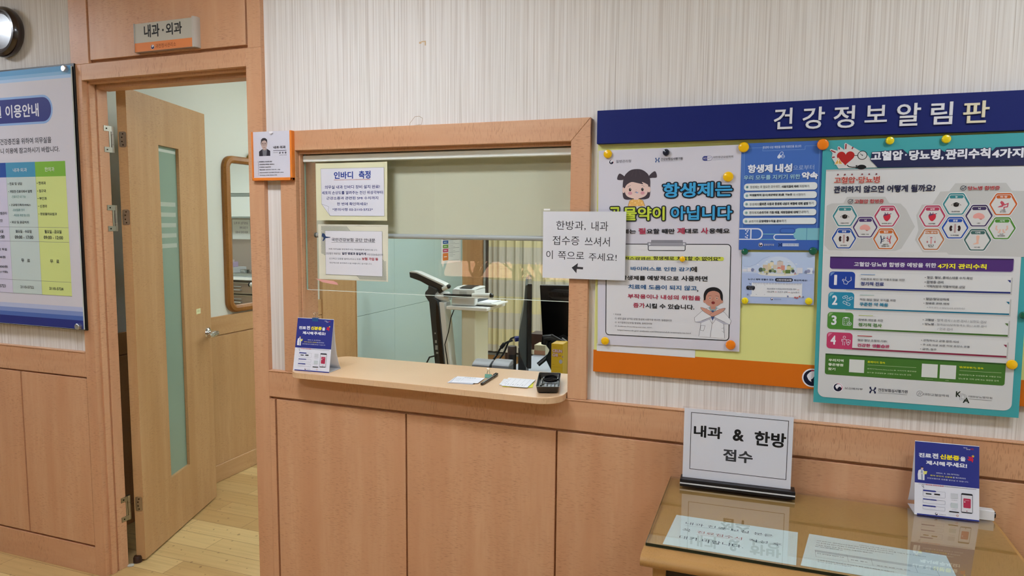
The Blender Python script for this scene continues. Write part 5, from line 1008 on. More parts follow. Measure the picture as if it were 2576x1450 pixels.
def binder_clip(loc,rz,bodyc,label,s=1.0,tilt=0,hang=False):
    """binder clip: folded steel body and two wire handles; local x across the clip, z up"""
    t=thing('binder_clip',label,'binder clip',loc,None,rz); t.rotation_euler=(tilt,0,rz)
    m=MB(); w2=.0125*s; mt=pm(bodyc,.3)
    if hang: prof=[(-.0022,-.013),(-.0045,0),(.0045,0),(.0022,-.013)]
    else: prof=[(-.0065,0),(-.0012,.0115),(.0012,.0115),(.0065,0)]
    prof=[(a*s,b*s) for a,b in prof]; vs=[(x,a,b) for x in (-w2,w2) for a,b in prof]
    m.add(vs,[(0,1,5,4),(1,2,6,5),(2,3,7,6)] if hang else [(0,1,5,4),(2,3,7,6),(3,0,4,7)],mt); o=m.build('body',smooth=False,solid=.0009); o.parent=t
    for sy in (-1,1):
        z0=(0 if hang else .0115)*s; y0=(.0045 if hang else .0015)*s*sy; m=MB(); L_=.021*s
        dy=(.004 if hang else .003)*sy*s
        m.tube([(-.006*s,y0,z0-.003*s),(-.004*s,y0+dy*.4,z0+L_*.5),(-.0022*s,y0+dy*.6,z0+L_*.62),(-.0055*s,y0+dy,z0+L_*.85),(-.0035*s,y0+dy,z0+L_),(.0035*s,y0+dy,z0+L_),(.0055*s,y0+dy,z0+L_*.85),(.0022*s,y0+dy*.6,z0+L_*.62),(.004*s,y0+dy*.4,z0+L_*.5),(.006*s,y0,z0-.003*s)],.0006,pm('#cfc8b4',.25,1.0),6); o=m.build('wire_handle'); o.parent=t
    return t
a=(-1.552+.070,-.061+.037+.004,CT+.1855)
binder_clip(a,math.atan2(.008,.141),'#1c5c9c','blue binder clip pinching the top of the tent notice on the counter',.95,hang=True)
binder_clip((-.868,.088,CT+.0008),.1,'#117a58','small green binder clip standing on the counter behind the pen',.95)
# ---- slips
def slips(name,quads,label,cols,z0,group=None):
    t=thing(name,label,'paper slips',(*quads[0][0],z0),group)
    for k,(q,c) in enumerate(zip(quads,cols)):
        m=MB(); m.prism(q,(0,0,z0+k*.0012),(1,0,0),(0,1,0),(0,0,1),0,.001,pm(c,.6)); part(t,'slip',m,smooth=False)
    return t
TZ=CT+.0004
qa=[(-.9674,.0538),(-.8709,.0634),(-.8646,-.0141),(-.9489,-.0347)]
qb=[(-.9729,.0460),(-.8783,.0638),(-.8779,-.0266),(-.9638,-.0348)]
qc=[(-.9711,.0485),(-.8786,.0575),(-.8775,-.0232),(-.9583,-.0343)]
t=slips('paper_slips',[qb,qc,qa],'small stack of white ruled slips lying left of the black pen',['#d2d4dc','#bfc2cc','#dfe0e6'],TZ,'stacks of slips on the counter')
I=Ink((0,0,TZ+.0035),(1,0,0),(0,1,0),(0,0,1)); I.L=1
P_=lambda q,a,b:tuple((q[0][i]*(1-a)+q[1][i]*a)*(1-b)+(q[3][i]*(1-a)+q[2][i]*a)*b for i in (0,1))
for b in (.3,.48,.66,.84): I.line([P_(qa,.06,b),P_(qa,.95,b)],.0006,'#8c9098')
I.line([P_(qa,.06,.3),P_(qa,.06,.84)],.0006,'#8c9098'); I.line([P_(qa,.3,.3),P_(qa,.3,.84)],.0006,'#8c9098')
a=P_(qa,.3,.08); b=P_(qa,.72,.2); I.t('내 과 접 수 증',a[0],a[1],b[0],a[1]-.009,'#5c6068',.01)
for b_ in (.36,.54,.72): a=P_(qa,.1,b_); I.t('성명',a[0],a[1],a[0]+.012,a[1]-.005,'#6c7078',.0)
I.build('print',t)
ra=[(-.7991,.0988),(-.7044,.1036),(-.6951,-.0114),(-.7813,-.0166)]
rb=[(-.8094,.0821),(-.7137,.0990),(-.7003,.0010),(-.7943,-.0022)]
rc=[(-.7916,.0683),(-.7047,.0863),(-.6821,.0039),(-.7769,-.0183)]
t=slips('paper_slips',[rc,rb,ra],'stack of white slips over a yellow sheet beside the black tray',['#e0dc20','#dcdce0','#e2e2e6'],TZ,'stacks of slips on the counter')
I=Ink((0,0,TZ+.0035),(1,0,0),(0,1,0),(0,0,1))
for a_ in (.12,.3,.48,.66,.84): I.line([P_(ra,a_,.1),P_(ra,a_,.94)],.0006,'#8c9098')
I.line([P_(ra,.12,.1),P_(ra,.84,.1)],.0006,'#8c9098')
for a_ in (.2,.38,.56,.74): I.line([P_(ra,a_,.86),P_(ra,a_+.02,.74)],.003,'#a4a6ae')
for b_ in (.3,.5,.7): I.line([P_(ra,.03,b_),P_(ra,.09,b_)],.004,'#9a9ca6')
I.build('print',t)
# ---- pen
p0=Vector((*(-.8451,-.0288),TZ+.0048)); p1=Vector((*(-.8532,.1363),TZ+.0048)); d=(p1-p0).normalized()
t=thing('pen','black capped pen lying on the counter between two slip stacks','pen',p0); L_=(p1-p0).length
m=MB(); m.lathe([(.0036,0),(.0044,.002),(.0046,.02),(.0046,L_*.74)],p0,d,pm('#1d120e',.25),16); part(t,'barrel',m)
m=MB(); m.lathe([(.0050,L_*.72),(.0052,L_*.74),(.0050,L_*.93),(.003,L_*.985),(0,L_)],p0,d,pm('#120e0c',.25),16); e_=d.cross(Vector((0,0,1))).normalized(); q=p0+d*L_*.74+Vector((0,0,.0062)); m.tube([q-Vector((0,0,.002)),q+Vector((0,0,.0008)),q+d*L_*.16],.0012,pm('#120e0c',.25),6); part(t,'cap',m)
# ---- black tray
T=[(-.7018,.1320),(-.6299,.1492),(-.5782,-.0485),(-.6475,-.0710)]
t=thing('tray','small black plastic pen tray at the right end of the counter','tray',(*T[3],TZ))
cx=sum(q[0] for q in T)/4; cy=sum(q[1] for q in T)/4
def loopq(s,z,r=.008):
    P4=[Vector((cx+(q[0]-cx)*s,cy+(q[1]-cy)*s)) for q in T]; o=[]
    for i in range(4):
        p=P4[i]; a=(P4[i-1]-p).normalized(); b=(P4[(i+1)%4]-p).normalized()
        for j in range(5):
            f=j/4; o.append((p.x+(a.x*(1-f)**2+b.x*f*f)*r,p.y+(a.y*(1-f)**2+b.y*f*f)*r,z))
    return o
TB=pm('#0d0d10',.3,0,.5,.2); m=MB(); n_=20; seq=[loopq(.80,TZ),loopq(.88,TZ+.003),loopq(.97,TZ+.021),loopq(1.0,TZ+.0235),loopq(.965,TZ+.0235),loopq(.93,TZ+.020),loopq(.85,TZ+.005)]
vs=[v for l in seq for v in l]; m.add(vs,[(i*n_+j,i*n_+(j+1)%n_,(i+1)*n_+(j+1)%n_,(i+1)*n_+j) for i in range(len(seq)-1) for j in range(n_)]+[tuple(range(n_))[::-1],tuple(range(6*n_,7*n_))],TB); part(t,'shell',m)
m=MB(); R_a=Vector((*T[1],0))-Vector((*T[0],0)); F_a=Vector((*T[3],0))-Vector((*T[0],0)); T0=Vector((*T[0],TZ))
tp=lambda a,b,z=.0:T0+R_a*a+F_a*b+Vector((0,0,z))
m.tube([tp(.1,.17,.014),tp(.9,.17,.014)],.002,TB,6); m.tube([tp(.5,.06,.014),tp(.5,.17,.014)],.0016,TB,6); part(t,'divider',m)
m=MB(); 
for k in range(4): a=.30+k*.16; m.prism([tp(a,.44).xy[:],tp(a+.13,.44).xy[:],tp(a+.13,.74).xy[:],tp(a,.74).xy[:]],(0,0,TZ+.0055),(1,0,0),(0,1,0),(0,0,1),0,.004,pm('#5a5d64',.35))
part(t,'ribbed_floor',m,bevel=.0015)
q=tp(.56,.34,.0185); m=MB(); m.ring(.0235,.0026,q,(0,-.18,1),pm('#101012',.2),36,8,1.5); o=m.build('rubber_ring',loc=q); tag(o,'black ring lying inside the small black tray','ring')
m=MB(); m.cyl(tp(.17,.24,.012),tp(.17,.68,.010),.0032,pm('#b8b8be',.2,1.0),n=14); o=m.build('metal_rod',loc=tp(.17,.46,.01)); tag(o,'short silver rod lying along one side of the black tray','rod')
# ================================================================ ROLLER BLIND
t=thing('roller_blind','pale olive roller blind half lowered behind the reception glass','blind',(-1.055,.08,1.44))
OLV=NT('blind_cloth',.85); n1=OLV.noise(OLV.map((900,900,900)),1,1); OLV.bump(n1,.15,.0005); BLF=OLV.done(OLV.mix('#dcdac2','#d2d0b6',n1))
m=MB(); m.cyl((-1.546,.066,1.7225),(-.565,.066,1.7225),.0125,pm('#eaf2e8',.5),n=24); part(t,'roll',m)
m=MB(); m.box(-1.547,-.564,.052,.098,1.736,1.744,pm('#7c8078',.5)); part(t,'head_rail',m)
m=MB(); m.box(-1.540,-.570,.076,.0768,1.452,1.722,BLF); part(t,'cloth',m,smooth=False)
m=MB(); m.lathe([(.0085,0),(.0085,.975)],(-1.5425,.0765,1.450),(1,0,0),pm('#b4b8b8',.35),18); part(t,'bottom_bar',m)
for x in (-1.5425,-.5675): 
    m=MB(); m.lathe([(0,-.003),(.0095,-.003),(.0095,.004),(0,.004)],(x,.0765,1.450),(1,0,0),pm('#5c6058',.4),14); part(t,'end_cap',m)
# ================================================================ SIGN STAND TABLE
t=thing('writing_table','small wooden writing table with a glass top under the notice board','table',(.17,-.28,0))
TX0,TX1,TY0,TY1=-.240,.575,-.552,-.03
m=MB(); R_=.017; prof=[(TY1,.7235),(TY1,.752)]+[(TY0+.020+(-.020)*math.sin(math.radians(a)),.7375+.0145*math.cos(math.radians(a))) for a in range(0,181,20)]
m.prism(prof,(TX0,0,0),(0,1,0),(0,0,1),(1,0,0),0,TX1-TX0,WT); part(t,'table_top',m)
m=MB(); m.box(-.236,.562,-.497,-.040,.7535,.7608,TGLASS); part(t,'glass_sheet',m,smooth=False)
m=MB(); m.box(-.236,.562,-.4972,-.4966,.7537,.7606,pm('#10241c',.12)); m.box(-.2364,-.2358,-.497,-.040,.7537,.7606,pm('#10241c',.12)); part(t,'glass_edge',m,smooth=False)
for x in (-.215,.52):
    for y in (-.525,-.075): m=MB(); m.box(x,x+.030,y,y+.030,0,.7235,WT); part(t,'leg',m,bevel=.003)
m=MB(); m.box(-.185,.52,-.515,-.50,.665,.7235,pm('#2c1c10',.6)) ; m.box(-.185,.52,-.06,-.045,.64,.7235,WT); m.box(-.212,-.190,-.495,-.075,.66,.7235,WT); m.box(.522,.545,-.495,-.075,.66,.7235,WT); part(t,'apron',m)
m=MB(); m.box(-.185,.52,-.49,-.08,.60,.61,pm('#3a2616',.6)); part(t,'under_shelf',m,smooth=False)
# papers under the glass
def table_paper(name,quad,label):
    t=thing(name,label,'notice',(*quad[3],.7524),'notices under the table glass')
    m=MB(); m.prism(quad,(0,0,.7524),(1,0,0),(0,1,0),(0,0,1),0,.0004,pm('#d4dcde',.6)); part(t,'paper',m,smooth=False); return t
t=table_paper('table_notice',[(-.1897,-.2947),(.1004,-.2924),(.0899,-.4715),(-.2004,-.4728)],'white paper with three large printed lines under the table glass')
I=Ink((0,0,.7529),(1,0,0),(0,1,0),(0,0,1)); I.STEP=.00005
KK='#1e2840'
for s_,a,b,c in (('내과 진료 보실 분은',(-.1621,-.3294),(.0436,-.3442),KK),('꼭',(-.1657,-.3703),(-.1458,-.3862),KK),('진료접수서',(-.1302,-.3714),(-.0265,-.3856),'#a8342c'),('작성 후',(-.0107,-.3713),(.0627,-.3853),KK),('대기 바랍니다.',(-.1677,-.4132),(-.0224,-.4298),KK)): I.t(s_,*a,*b,c,.0)
I.line([(-.1305,-.3933),(-.0273,-.3873)],.0008,'#a8342c'); I.line([(-.1612,-.3521),(-.0661,-.3439)],.0006,KK)
I.build('lettering',t)
a=.1258,-.2910; b=.4122,-.3007; c=.0991,-.4682
q2=[a,b,(b[0]-.003,c[1]-.004),c]
t=table_paper('table_notice',q2,'densely printed white paper with a small table under the table glass')
I=Ink((0,0,.7529),(1,0,0),(0,1,0),(0,0,1)); I.STEP=.00005
for s_,a,b in (('[개인정보 수집·이용 동의서 안내]',(.2331,-.3120),(.3033,-.3171)),('의무실에서는 개인정보보호법에 따라 진료에 필요한 최소한의 정보를 다음과 같이 수집합니다',(.1403,-.3222),(.3676,-.3349)),('진료 접수를 위해 성명과 생년월일 및 연락처를 적어 주시고 접수증은 창구에 내어 주십시오',(.1391,-.3339),(.3004,-.3546)),('수집한 정보는 진료 목적 외에는 사용하지 않습니다',(.1372,-.3463),(.2566,-.3620)),('보유 기간은 관련 법령에 따릅니다',(.1353,-.3555),(.1932,-.3722)),
  ('성명 생년월일 연락처 소속',(.1364,-.3920),(.1928,-.4063)),('진료 접수',(.2058,-.3982),(.2404,-.4031)),('접수 및 진료 기록 관리',(.2573,-.4064),(.3216,-.4123)),('수집에 동의하지 않으실 수 있으며 이 경우 진료가 제한될 수 있습니다',(.1358,-.4258),(.2882,-.4344)),('문의는 창구로 하시기 바랍니다',(.1353,-.4342),(.2033,-.4402))): I.t(s_,a[0],a[1],b[0],a[1]-.0045,'#50565e',.01)
a=.1335,-.3782; b=.3769,-.3860; zA=a[1]; zB=zA-.010; zC=zA-.035
I.rect(a[0],zA,b[0],zB,'#b4bcc2'); I.frame(a[0],zA,b[0],zC,.0006,'#80868e')
for p in ((.2003,-.3873),(.2491,-.3848),(.3357,-.3875)): I.line([(p[0],zA),(p[0],zC)],.0006,'#80868e')
I.build('lettering',t)
# ---- sign stand
t=thing('sign_stand','clear upright sign holder on a striped black base on the table','sign',(0,0,0))
sz1=(.0052,.2245)[1]; sx0=0.0; sx1=(.2905,.2270)[0]
m=MB(); m.box(-.0035,.300,-.017,.025,0,.0078,pm('#101012',.3)); m.box(-.0035,.300,-.017,.025,.0113,.021,pm('#17161a',.3)); part(t,'base',m,bevel=.0015)
m=MB(); m.box(-.0033,.2998,-.0168,.0248,.0078,.0113,pm('#d8d8da',.4)); part(t,'white_stripe',m)
m=MB(); m.box(sx0+.002,sx1-.002,-.0005,.0002,.022,sz1-.002,pm('#e8e9ef',.55)); part(t,'paper',m,smooth=False)
I=Ink((0,-.0006,0)); a=.0215,.2111; b=.2759,.0479; I.frame(a[0],a[1],b[0],b[1],.0016,'#16161a')
for s_,a,b,c in (('내과',(.0293,.1764),(.1060,.1419),'#121214'),('&',(.1340,.1750),(.1631,.1417),'#121214'),('한방',(.1908,.1759),(.2720,.1346),'#121214'),('접수',(.1105,.1166),(.1886,.0817),'#38383c')): I.t(s_,*a,*b,c,.03)
I.build('lettering',t)
m=MB(); cx=(.1481,.2272)[0]; tp_=sz1+.002
pts=[(sx0-.003,.021),(sx1+.003,.021),(sx1+.003,tp_)]+[(cx+.0095*math.cos(math.radians(a)),tp_+.0095*math.sin(math.radians(a))) for a in range(0,-181,-20)]+[(sx0-.003,tp_)]
m.prism(pts,(0,0,0),(1,0,0),(0,0,1),(0,-1,0),.0025,.0035,CLEAR); m.prism([(sx0-.003,.021),(sx1+.003,.021),(sx1+.003,tp_),(sx0-.003,tp_)],(0,0,0),(1,0,0),(0,0,1),(0,-1,0),-.003,-.002,CLEAR); part(t,'acrylic_sleeve',m,smooth=False)
t.location=(-.2,-.0945,.7612); t.rotation_euler=(0,0,math.atan2(.009,.296))
# ---- little white box behind the table calendar
t=thing('sensor_box','small white box with a dark end peeking out beside the tent notice on the table','box',(.548,-.05,.7612))
m=MB(); m.box(.505,.566,-.066,-.044,.7612,.7865,pm('#e2e2e4',.45)); part(t,'housing',m,bevel=.001)
m=MB(); m.cyl((.5655,-.055,.774),(.5695,-.055,.774),.0085,pm('#14141a',.2),n=18); part(t,'dark_end',m)
# ================================================================ TREATMENT ROOM
t=thing('wall_mirror','wooden framed mirror with rounded corners on the wall behind the open door','mirror',(-2.93,1.45,.962))
def rl(e,x): return [(x,p[0],p[1]) for p in rr(1.122+e,1.872-e,1.78-e,.964+e,max(.07-e,.02))]
seq=[rl(0,-2.93),rl(0,-2.912),rl(.008,-2.900),rl(.026,-2.896),rl(.040,-2.902),rl(.043,-2.916),rl(.043,-2.93)]; n_=len(seq[0]); m=MB(); m.add([v for l in seq for v in l],[(i*n_+j,i*n_+(j+1)%n_,(i+1)*n_+(j+1)%n_,(i+1)*n_+j) for i in range(6) for j in range(n_)],WO); part(t,'frame',m)
m=MB(); m.add([(-2.915,p[1],p[2]) for p in rl(.040,0)],[tuple(range(n_))],MIRROR); part(t,'looking_glass',m,smooth=False)
GO=pm('#b08a48',.3,1.0)
m=MB(); RG=random.Random(4)
for k in range(5):
    r_=.020*(1-k*.16); 
    for j in range(7):
        a=2*math.pi*(j+.5*(k%2))/7; p=Vector((-2.912+math.cos(a)*r_*.6,1.352+math.sin(a)*r_*1.1,1.874+k*.0052)); m.lathe([(0,0),(.0058,.002),(.005,.006),(0,.010)],p,(math.cos(a)*.6,math.sin(a)*.8,.7),GO,8)
m.lathe([(.016,0),(.014,.012),(.006,.026),(0,.031)],(-2.912,1.352,1.8715),(0,0,1),GO,14)
tag(m.build('cone_ornament',loc=(-2.912,1.352,1.8715)),'small gold cone ornament sitting on top of the mirror frame','ornament')
# ---- what the mirror shows: sink cabinet, wall cabinet, note
mx=lambda a,b:(-5.83-a,b)
SD=NT('smoky_wood_front',.4); BRN=SD.done(SD.ramp(SD.noise(SD.map((2,2,14)),1,3),[(.3,'#6a5a4c'),(.7,'#84705e')]))
cz1=.868; t=thing('sink_cabinet','grey brown drawer cabinet with a white top seen in the mirror','cabinet',(.25,4.45,0))
m=MB(); m.box(-.50,1.1,4.21,4.735,.10,.83,pm('#5c5044',.5)); m.box(-.52,-.50,4.20,4.735,0,.83,pm('#a09a90',.4)); part(t,'carcass',m)
m=MB(); m.box(-.525,1.1,4.185,4.735,.835,cz1,pm('#dfe2e0',.3)); part(t,'worktop',m,bevel=.003)
for k in range(3):
    xa=-.495+.53*k
    for za,zb in ((.685,.805),(.545,.665),(.13,.525)):
        m=MB(); m.box(xa,xa+.52,4.192,4.21,za,zb,BRN); d_=part(t,'drawer',m)
        m=MB(); m.box(xa,xa+.52,4.188,4.194,zb-.006,zb,pm('#b9ad98',.3,.6)); m.box(xa,xa+.52,4.188,4.194,za,za+.006,pm('#b9ad98',.3,.6)); part(d_,'metal_strip',m)
        m=MB(); zc=(za+zb)/2; m.tube([(xa+.18,4.193,zc-.02),(xa+.18,4.172,zc-.02),(xa+.34,4.172,zc-.02),(xa+.34,4.193,zc-.02)],.006,ALU,8); m.tube([(xa+.18,4.186,zc+.015),(xa+.34,4.186,zc+.015)],.004,ALU,8); part(d_,'handle',m)
t=thing('wall_cabinet','white hanging cabinet with grey strips seen in the mirror','cabinet',(.2,4.58,1.53))
m=MB(); m.box(-.37,1.1,4.44,4.75,1.53,2.3,pm('#cfd2cc',.5)); part(t,'carcass',m)
for k in range(3):
    for za,zb in ((1.545,1.775),(1.815,2.285)): m=MB(); m.box(-.368+k*.49,.115+k*.49,4.42,4.44,za,zb,pm('#e0e4de',.4)); part(t,'door',m,bevel=.002)
    m=MB(); m.box(-.368+k*.49,.115+k*.49,4.418,4.442,1.778,1.812,pm('#9aa09c',.3,.7)); part(t,'grip_strip',m); m=MB(); m.box(-.368+k*.49,.115+k*.49,4.418,4.442,1.526,1.544,pm('#9aa09c',.3,.7)); part(t,'grip_strip',m)
t=thing('wall_note','white paper note with three handwritten lines under the wall cabinet in the mirror','notice',(.15,4.75,1.28))
m=MB(); m.box(.02,.285,4.746,4.7495,1.275,1.515,pm('#f4f6f2',.6)); part(t,'paper',m,smooth=False)
I=Ink((0,4.7455,0),(1,0,0),(0,0,1),(0,-1,0))
for s_,a,b,c in (('손씻기는 꼭 하고',.05,.26,1.455),('각 진료 후에',.05,.17,1.40),('제자리에 두세요',.05,.24,1.345)): I.t(s_,a,c+.03,b,c,'#6c6080',.0)
I.build('handwriting',t)
def item(name,mb,label,cat,loc,**k): return tag(mb.build(name,loc=loc,**k),label,cat)
t0=cz1+.0005
m=MB(); m.box(-.43,-.10,4.30,4.52,t0,t0+.035,pm('#b8bab8',.25,1)); item('steel_tray',m,'flat steel instrument tray on the white worktop in the mirror','tray',(-.26,4.4,t0),bevel=.004)
for x in (-.34,-.18): m=MB(); m.lathe([(.05,0),(.055,.03),(.05,.034),(0,.036)],(x,4.41,t0+.036),(0,0,1),pm('#c4c6c4',.2,1),20); item('steel_dish',m,'round steel dish on the instrument tray, '+('nearer the blue box' if x<-.3 else 'farther from the blue box'),'dish',(x,4.41,t0+.036))
t=thing('tissue_carton','blue and white striped carton at the end of the white worktop in the mirror','box',(-.44,4.5,t0))
m=MB(); m.box(-.51,-.445,4.36,4.58,t0,t0+.135,pm('#3c86b8',.5)); part(t,'carton',m); m=MB(); m.box(-.511,-.444,4.359,4.581,t0+.055,t0+.085,pm('#dce4e8',.5)); part(t,'white_band',m)
t=thing('storage_basket','white basket with packets on the worktop in the mirror','basket',(.12,4.45,t0))
m=MB(); m.box(-.04,.26,4.34,4.60,t0,t0+.09,pm('#d6d6d6',.5)); part(t,'basket',m,bevel=.006); m=MB()
for k,(x,c) in enumerate(((.02,'#c8b4d0'),(.07,'#d8c8c4'),(.12,'#e0e0e4'),(.17,'#b08c98'),(.21,'#c0c4d8'))): m=MB(); m.box(x,x+.035,4.40,4.53,t0+.0905,t0+.15+.02*(k%3),pm(c,.5)); tag(m.build('packet',loc=(x,4.46,t0+.09)),('lilac packet','beige packet','white packet','mauve packet','pale blue packet')[k]+' standing in the white basket in the mirror','packet','packets in the basket')
m=MB(); m.lathe([(.032,0),(.034,.12),(.02,.16),(.012,.20),(.02,.205),(.02,.235),(0,.24)],(.30,4.42,t0),(0,0,1),pm('#7cb4cc',.3),18); item('spray_bottle',m,'light blue bottle beside the white basket in the mirror','bottle',(.30,4.42,t0))
m=MB(); 
for x in (-.33,-.30): m.tube([(x,4.62,t0),(x,4.62,t0+.16),(x-.02,4.60,t0+.20),(x-.05,4.56,t0+.19)],.008,CHROME,8)
item('faucet',m,'twin chrome faucet behind the steel tray in the mirror','faucet',(-.31,4.62,t0))
# ---- body composition analyser
t=thing('body_analyser','tall black and white body analyser with tilted screen seen through the reception glass','medical device',(-2.32,2.62,0))
YV=((1,0,0),(0,0,1),(0,1,0)); YO=(0,0,0)
def sil(pts,y0,y1,mat,mb=None): m=mb or MB(); m.prism(pts,YO,*YV,y0,y1,mat); return m
BW=pm('#dfe0dc',.35); BB=pm('#101113',.22,0,.5,.2); BG=pm('#2c3234',.4)
m=sil([(-2.5161,1.1257),(-2.4976,1.1322),(-2.4532,1.1277),(-2.2328,1.0460),(-2.2194,1.0339),(-2.2224,1.0239),(-2.4584,1.1152),(-2.5094,1.1181)],2.575,2.655,BW); part(t,'head_shell',m,bevel=.004)
m=sil([(-2.5161,1.1225),(-2.4584,1.1161),(-2.2224,1.0248),(-2.2393,.9948),(-2.3050,1.0057),(-2.3551,1.0265),(-2.4257,1.0589),(-2.5112,1.0833)],2.573,2.657,BB); part(t,'screen_body',m,bevel=.003)
m=sil([(-2.3450,1.0291),(-2.2800,1.0044),(-2.3001,.9674),(-2.3052,.9422),(-2.2653,.9190),(-2.2536,.8152),(-2.2143,.4411),(-2.30,.12),(-2.40,.12),(-2.2916,.4351),(-2.3258,.7749),(-2.3394,.9066),(-2.3755,.9551),(-2.3704,.9808),(-2.3476,1.0040)],2.55,2.68,BG); col_=part(t,'dark_column',m,bevel=.003)
m=sil([(-2.2802,.9229),(-2.2594,.8785),(-2.2143,.4411),(-2.296,.12),(-2.335,.12),(-2.2483,.4385),(-2.2806,.7773)],2.545,2.685,BB); part(t,'gloss_strip',m,bevel=.003)
m=MB()
for a,b in (((-2.2939,.6806),(-2.2839,.6693)),((-2.2900,.6231),(-2.2760,.6020)),((-2.2881,.5846),(-2.2681,.5511)),((-2.2812,.5345),(-2.2642,.5220))): m.box(a[0],b[0],2.5485,2.55,b[1],a[1],pm('#9aa09c',.4))
part(col_,'port_label',m,smooth=False)
m=sil([(-2.2633,.9101),(-2.2206,.9075),(-2.1705,.4418),(-2.16,.12),(-2.26,.12),(-2.2143,.4384)],2.56,2.67,BW); part(t,'white_column',m,bevel=.004)
q=-2.2632,.9490; m=MB(); m.lathe([(0,-.07),(.028,-.068),(.036,-.05),(.037,.05),(.028,.068),(0,.07)],(q[0],2.61,q[1]),(1,.0,.0),BW,24); part(t,'joint',m)
for (a,b,c,d_) in ((( -2.2304,1.0082),(-2.1790,1.0300),BW,.016),((-1.9915,.9680),(-1.8395,.9745),BW,.019)):
    m=MB(); m.cyl((a[0],2.56,a[1]),(b[0],2.56,b[1]),d_,c,n=18); h_=part(t,'hand_grip',m); m=MB(); e_=(Vector((b[0]-a[0],0,b[1]-a[1]))).normalized(); p=Vector((b[0],2.56,b[1])); m.lathe([(d_*1.02,0),(d_*1.04,.012),(d_*.6,.022),(0,.023)],p-e_*.012,e_,BB,18); part(h_,'grip_end',m)
a=-2.2255,.9597; b=-1.9819,.9666; m=MB(); m.tube([(a[0],2.57,a[1]),(b[0],2.56,b[1])],.012,BB,10); c=-2.2651,.9824; e_=-2.2254,1.0066; m.tube([(c[0],2.58,c[1]),(e_[0],2.56,e_[1])],.014,BB,10); part(t,'handle_arm',m)
m=MB(); m.box(-2.52,-2.16,2.40,2.86,0,.05,BW); m.box(-2.44,-2.165,2.53,2.70,.05,.13,BW); part(t,'foot_plate',m,bevel=.01)
q0=-2.2813,.5069; m=MB(); m.tube([(q0[0],2.55,q0[1]),(q0[0]-.03,2.50,q0[1]-.005),(q0[0]-.055,2.49,q0[1]-.06),(q0[0]-.06,2.49,.06),(q0[0]-.05,2.45,.006)],.006,BLACK,8); part(t,'power_cord',m)
# ---- printer and its stand
t=thing('printer','white laser printer with open paper tray on a white stand','printer',(-2.08,2.7,.885)); PY0,PY1=2.6,2.81
x0=-2.176; x1=-1.989; ps=.886
m=MB(); m.box(x0-.004,x1,PY0,PY1,ps,.958,BW); part(t,'lower_body',m,bevel=.012)
m=MB(); m.box(x0,x1-.002,PY0+.003,PY1,.9605,1.003,BW); 
m.prism([(0,1.003),(PY1-PY0,1.003),(PY1-PY0,1.022),(.09,1.020)],(x0,PY0,0),(0,1,0),(0,0,1),(1,0,0),0,x1-x0-.002,BW); part(t,'upper_body',m,bevel=.008)
m=MB(); m.prism([(.03,1.0115),(.085,1.0205),(PY1-.02-PY0,1.0228),(PY1-.02-PY0,1.0245),(.085,1.0225),(.03,1.0135)],(x0+.05,PY0,0),(0,1,0),(0,0,1),(1,0,0),0,x1-x0-.09,pm('#26282a',.3)); part(t,'output_tray',m)
m=MB(); m.box(x1-.05,x1+.001,PY0+.05,PY1+.05,.900,.936,pm('#4c5052',.6)); part(t,'paper_slot',m)
m=MB(); m.box(x1-.03,x1+.16,PY0+.03,PY1+.06,.893,.905,BW); part(t,'paper_tray',m,bevel=.003); m=MB(); m.box(x1-.02,x1+.11,PY0+.05,PY1+.04,.9055,.912,WHITE); part(t,'paper',m)
m=MB(); 
for k in range(3): m.box(x0+.06,x0+.12,PY0+.001,PY0+.0035,.972+k*.008,.975+k*.008,pm('#a8aaa8',.5))
part(t,'vent',m,smooth=False)
t=thing('printer_stand','white pedestal stand carrying the laser printer','stand',(-2.04,2.7,0)); 
m=MB(); m.box(-2.2,-1.875,2.55,2.93,.858,.884,BW); part(t,'shelf',m,bevel=.006)
m=MB(); m.box(-2.10,-1.985,2.60,2.86,.04,.858,pm('#d6d6c2',.45)); part(t,'column',m,bevel=.012)
m=MB(); m.box(-2.13,-1.9,2.5,2.95,0,.04,BW); part(t,'foot',m,bevel=.008)
m=MB(); m.tube([(-2.155,2.60,.86),(-2.155,2.54,.80),(-2.17,2.532,.70),(-2.2,2.53,.60),(-2.14,2.51,.3),(-2.12,2.49,.045)],.004,BLACK,6); part(t,'power_cord',m)
# ---- chart on the glass wall
a=3.9505,1.1000; b=4.4021,1.0945; y0,y1=a[0],b[0]; zb=a[1]; zt=1.75
m=MB(); m.box(-2.9185,-2.9175,y0,y1,zb,zt,pm('#e0e2e2',.55)); t=m.build('glass_wall_chart',loc=(-2.92,(y0+y1)/2,zb),smooth=False); tag(t,'white chart with coloured tabs taped to the green glass wall','poster')
I=Ink((-2.9174,0,0),(0,1,0),(0,0,1),(1,0,0)); wy=y1-y0
for z1_,z0_,c in (((4.0335,1.2008)[1],(4.0333,1.1296)[1],'#e07c34'),((4.0337,1.2428)[1],(4.0336,1.2084)[1],'#c4446c'),((4.0338,1.2824)[1],(4.0337,1.2492)[1],'#6ca03c'),((4.0340,1.3232)[1],(4.0339,1.2906)[1],'#22589c'),((4.0341,1.3610)[1],(4.0340,1.3301)[1],'#343c84'),(1.62,1.54,'#5c3c78'),(1.72,1.65,'#c84848')):
    I.rr(y0+wy*.08,z1_,y0+wy*.35,z0_,.01,c,(1,0,0,1)); I.frame(y0+wy*.36,z1_+.004,y0+wy*.93,z0_-.004,.0025,'#8c9298')
    I.line([(y0+wy*.13,(z1_+z0_)/2),(y0+wy*.28,(z1_+z0_)/2)],.006,'#dfe2e6')
    for k in range(3): I.line([(y0+wy*.4,z1_-.012-k*.012),(y0+wy*(.6+.1*(k%2)),z1_-.012-k*.012)],.003,'#9ea2a8')
I.build('print',t)
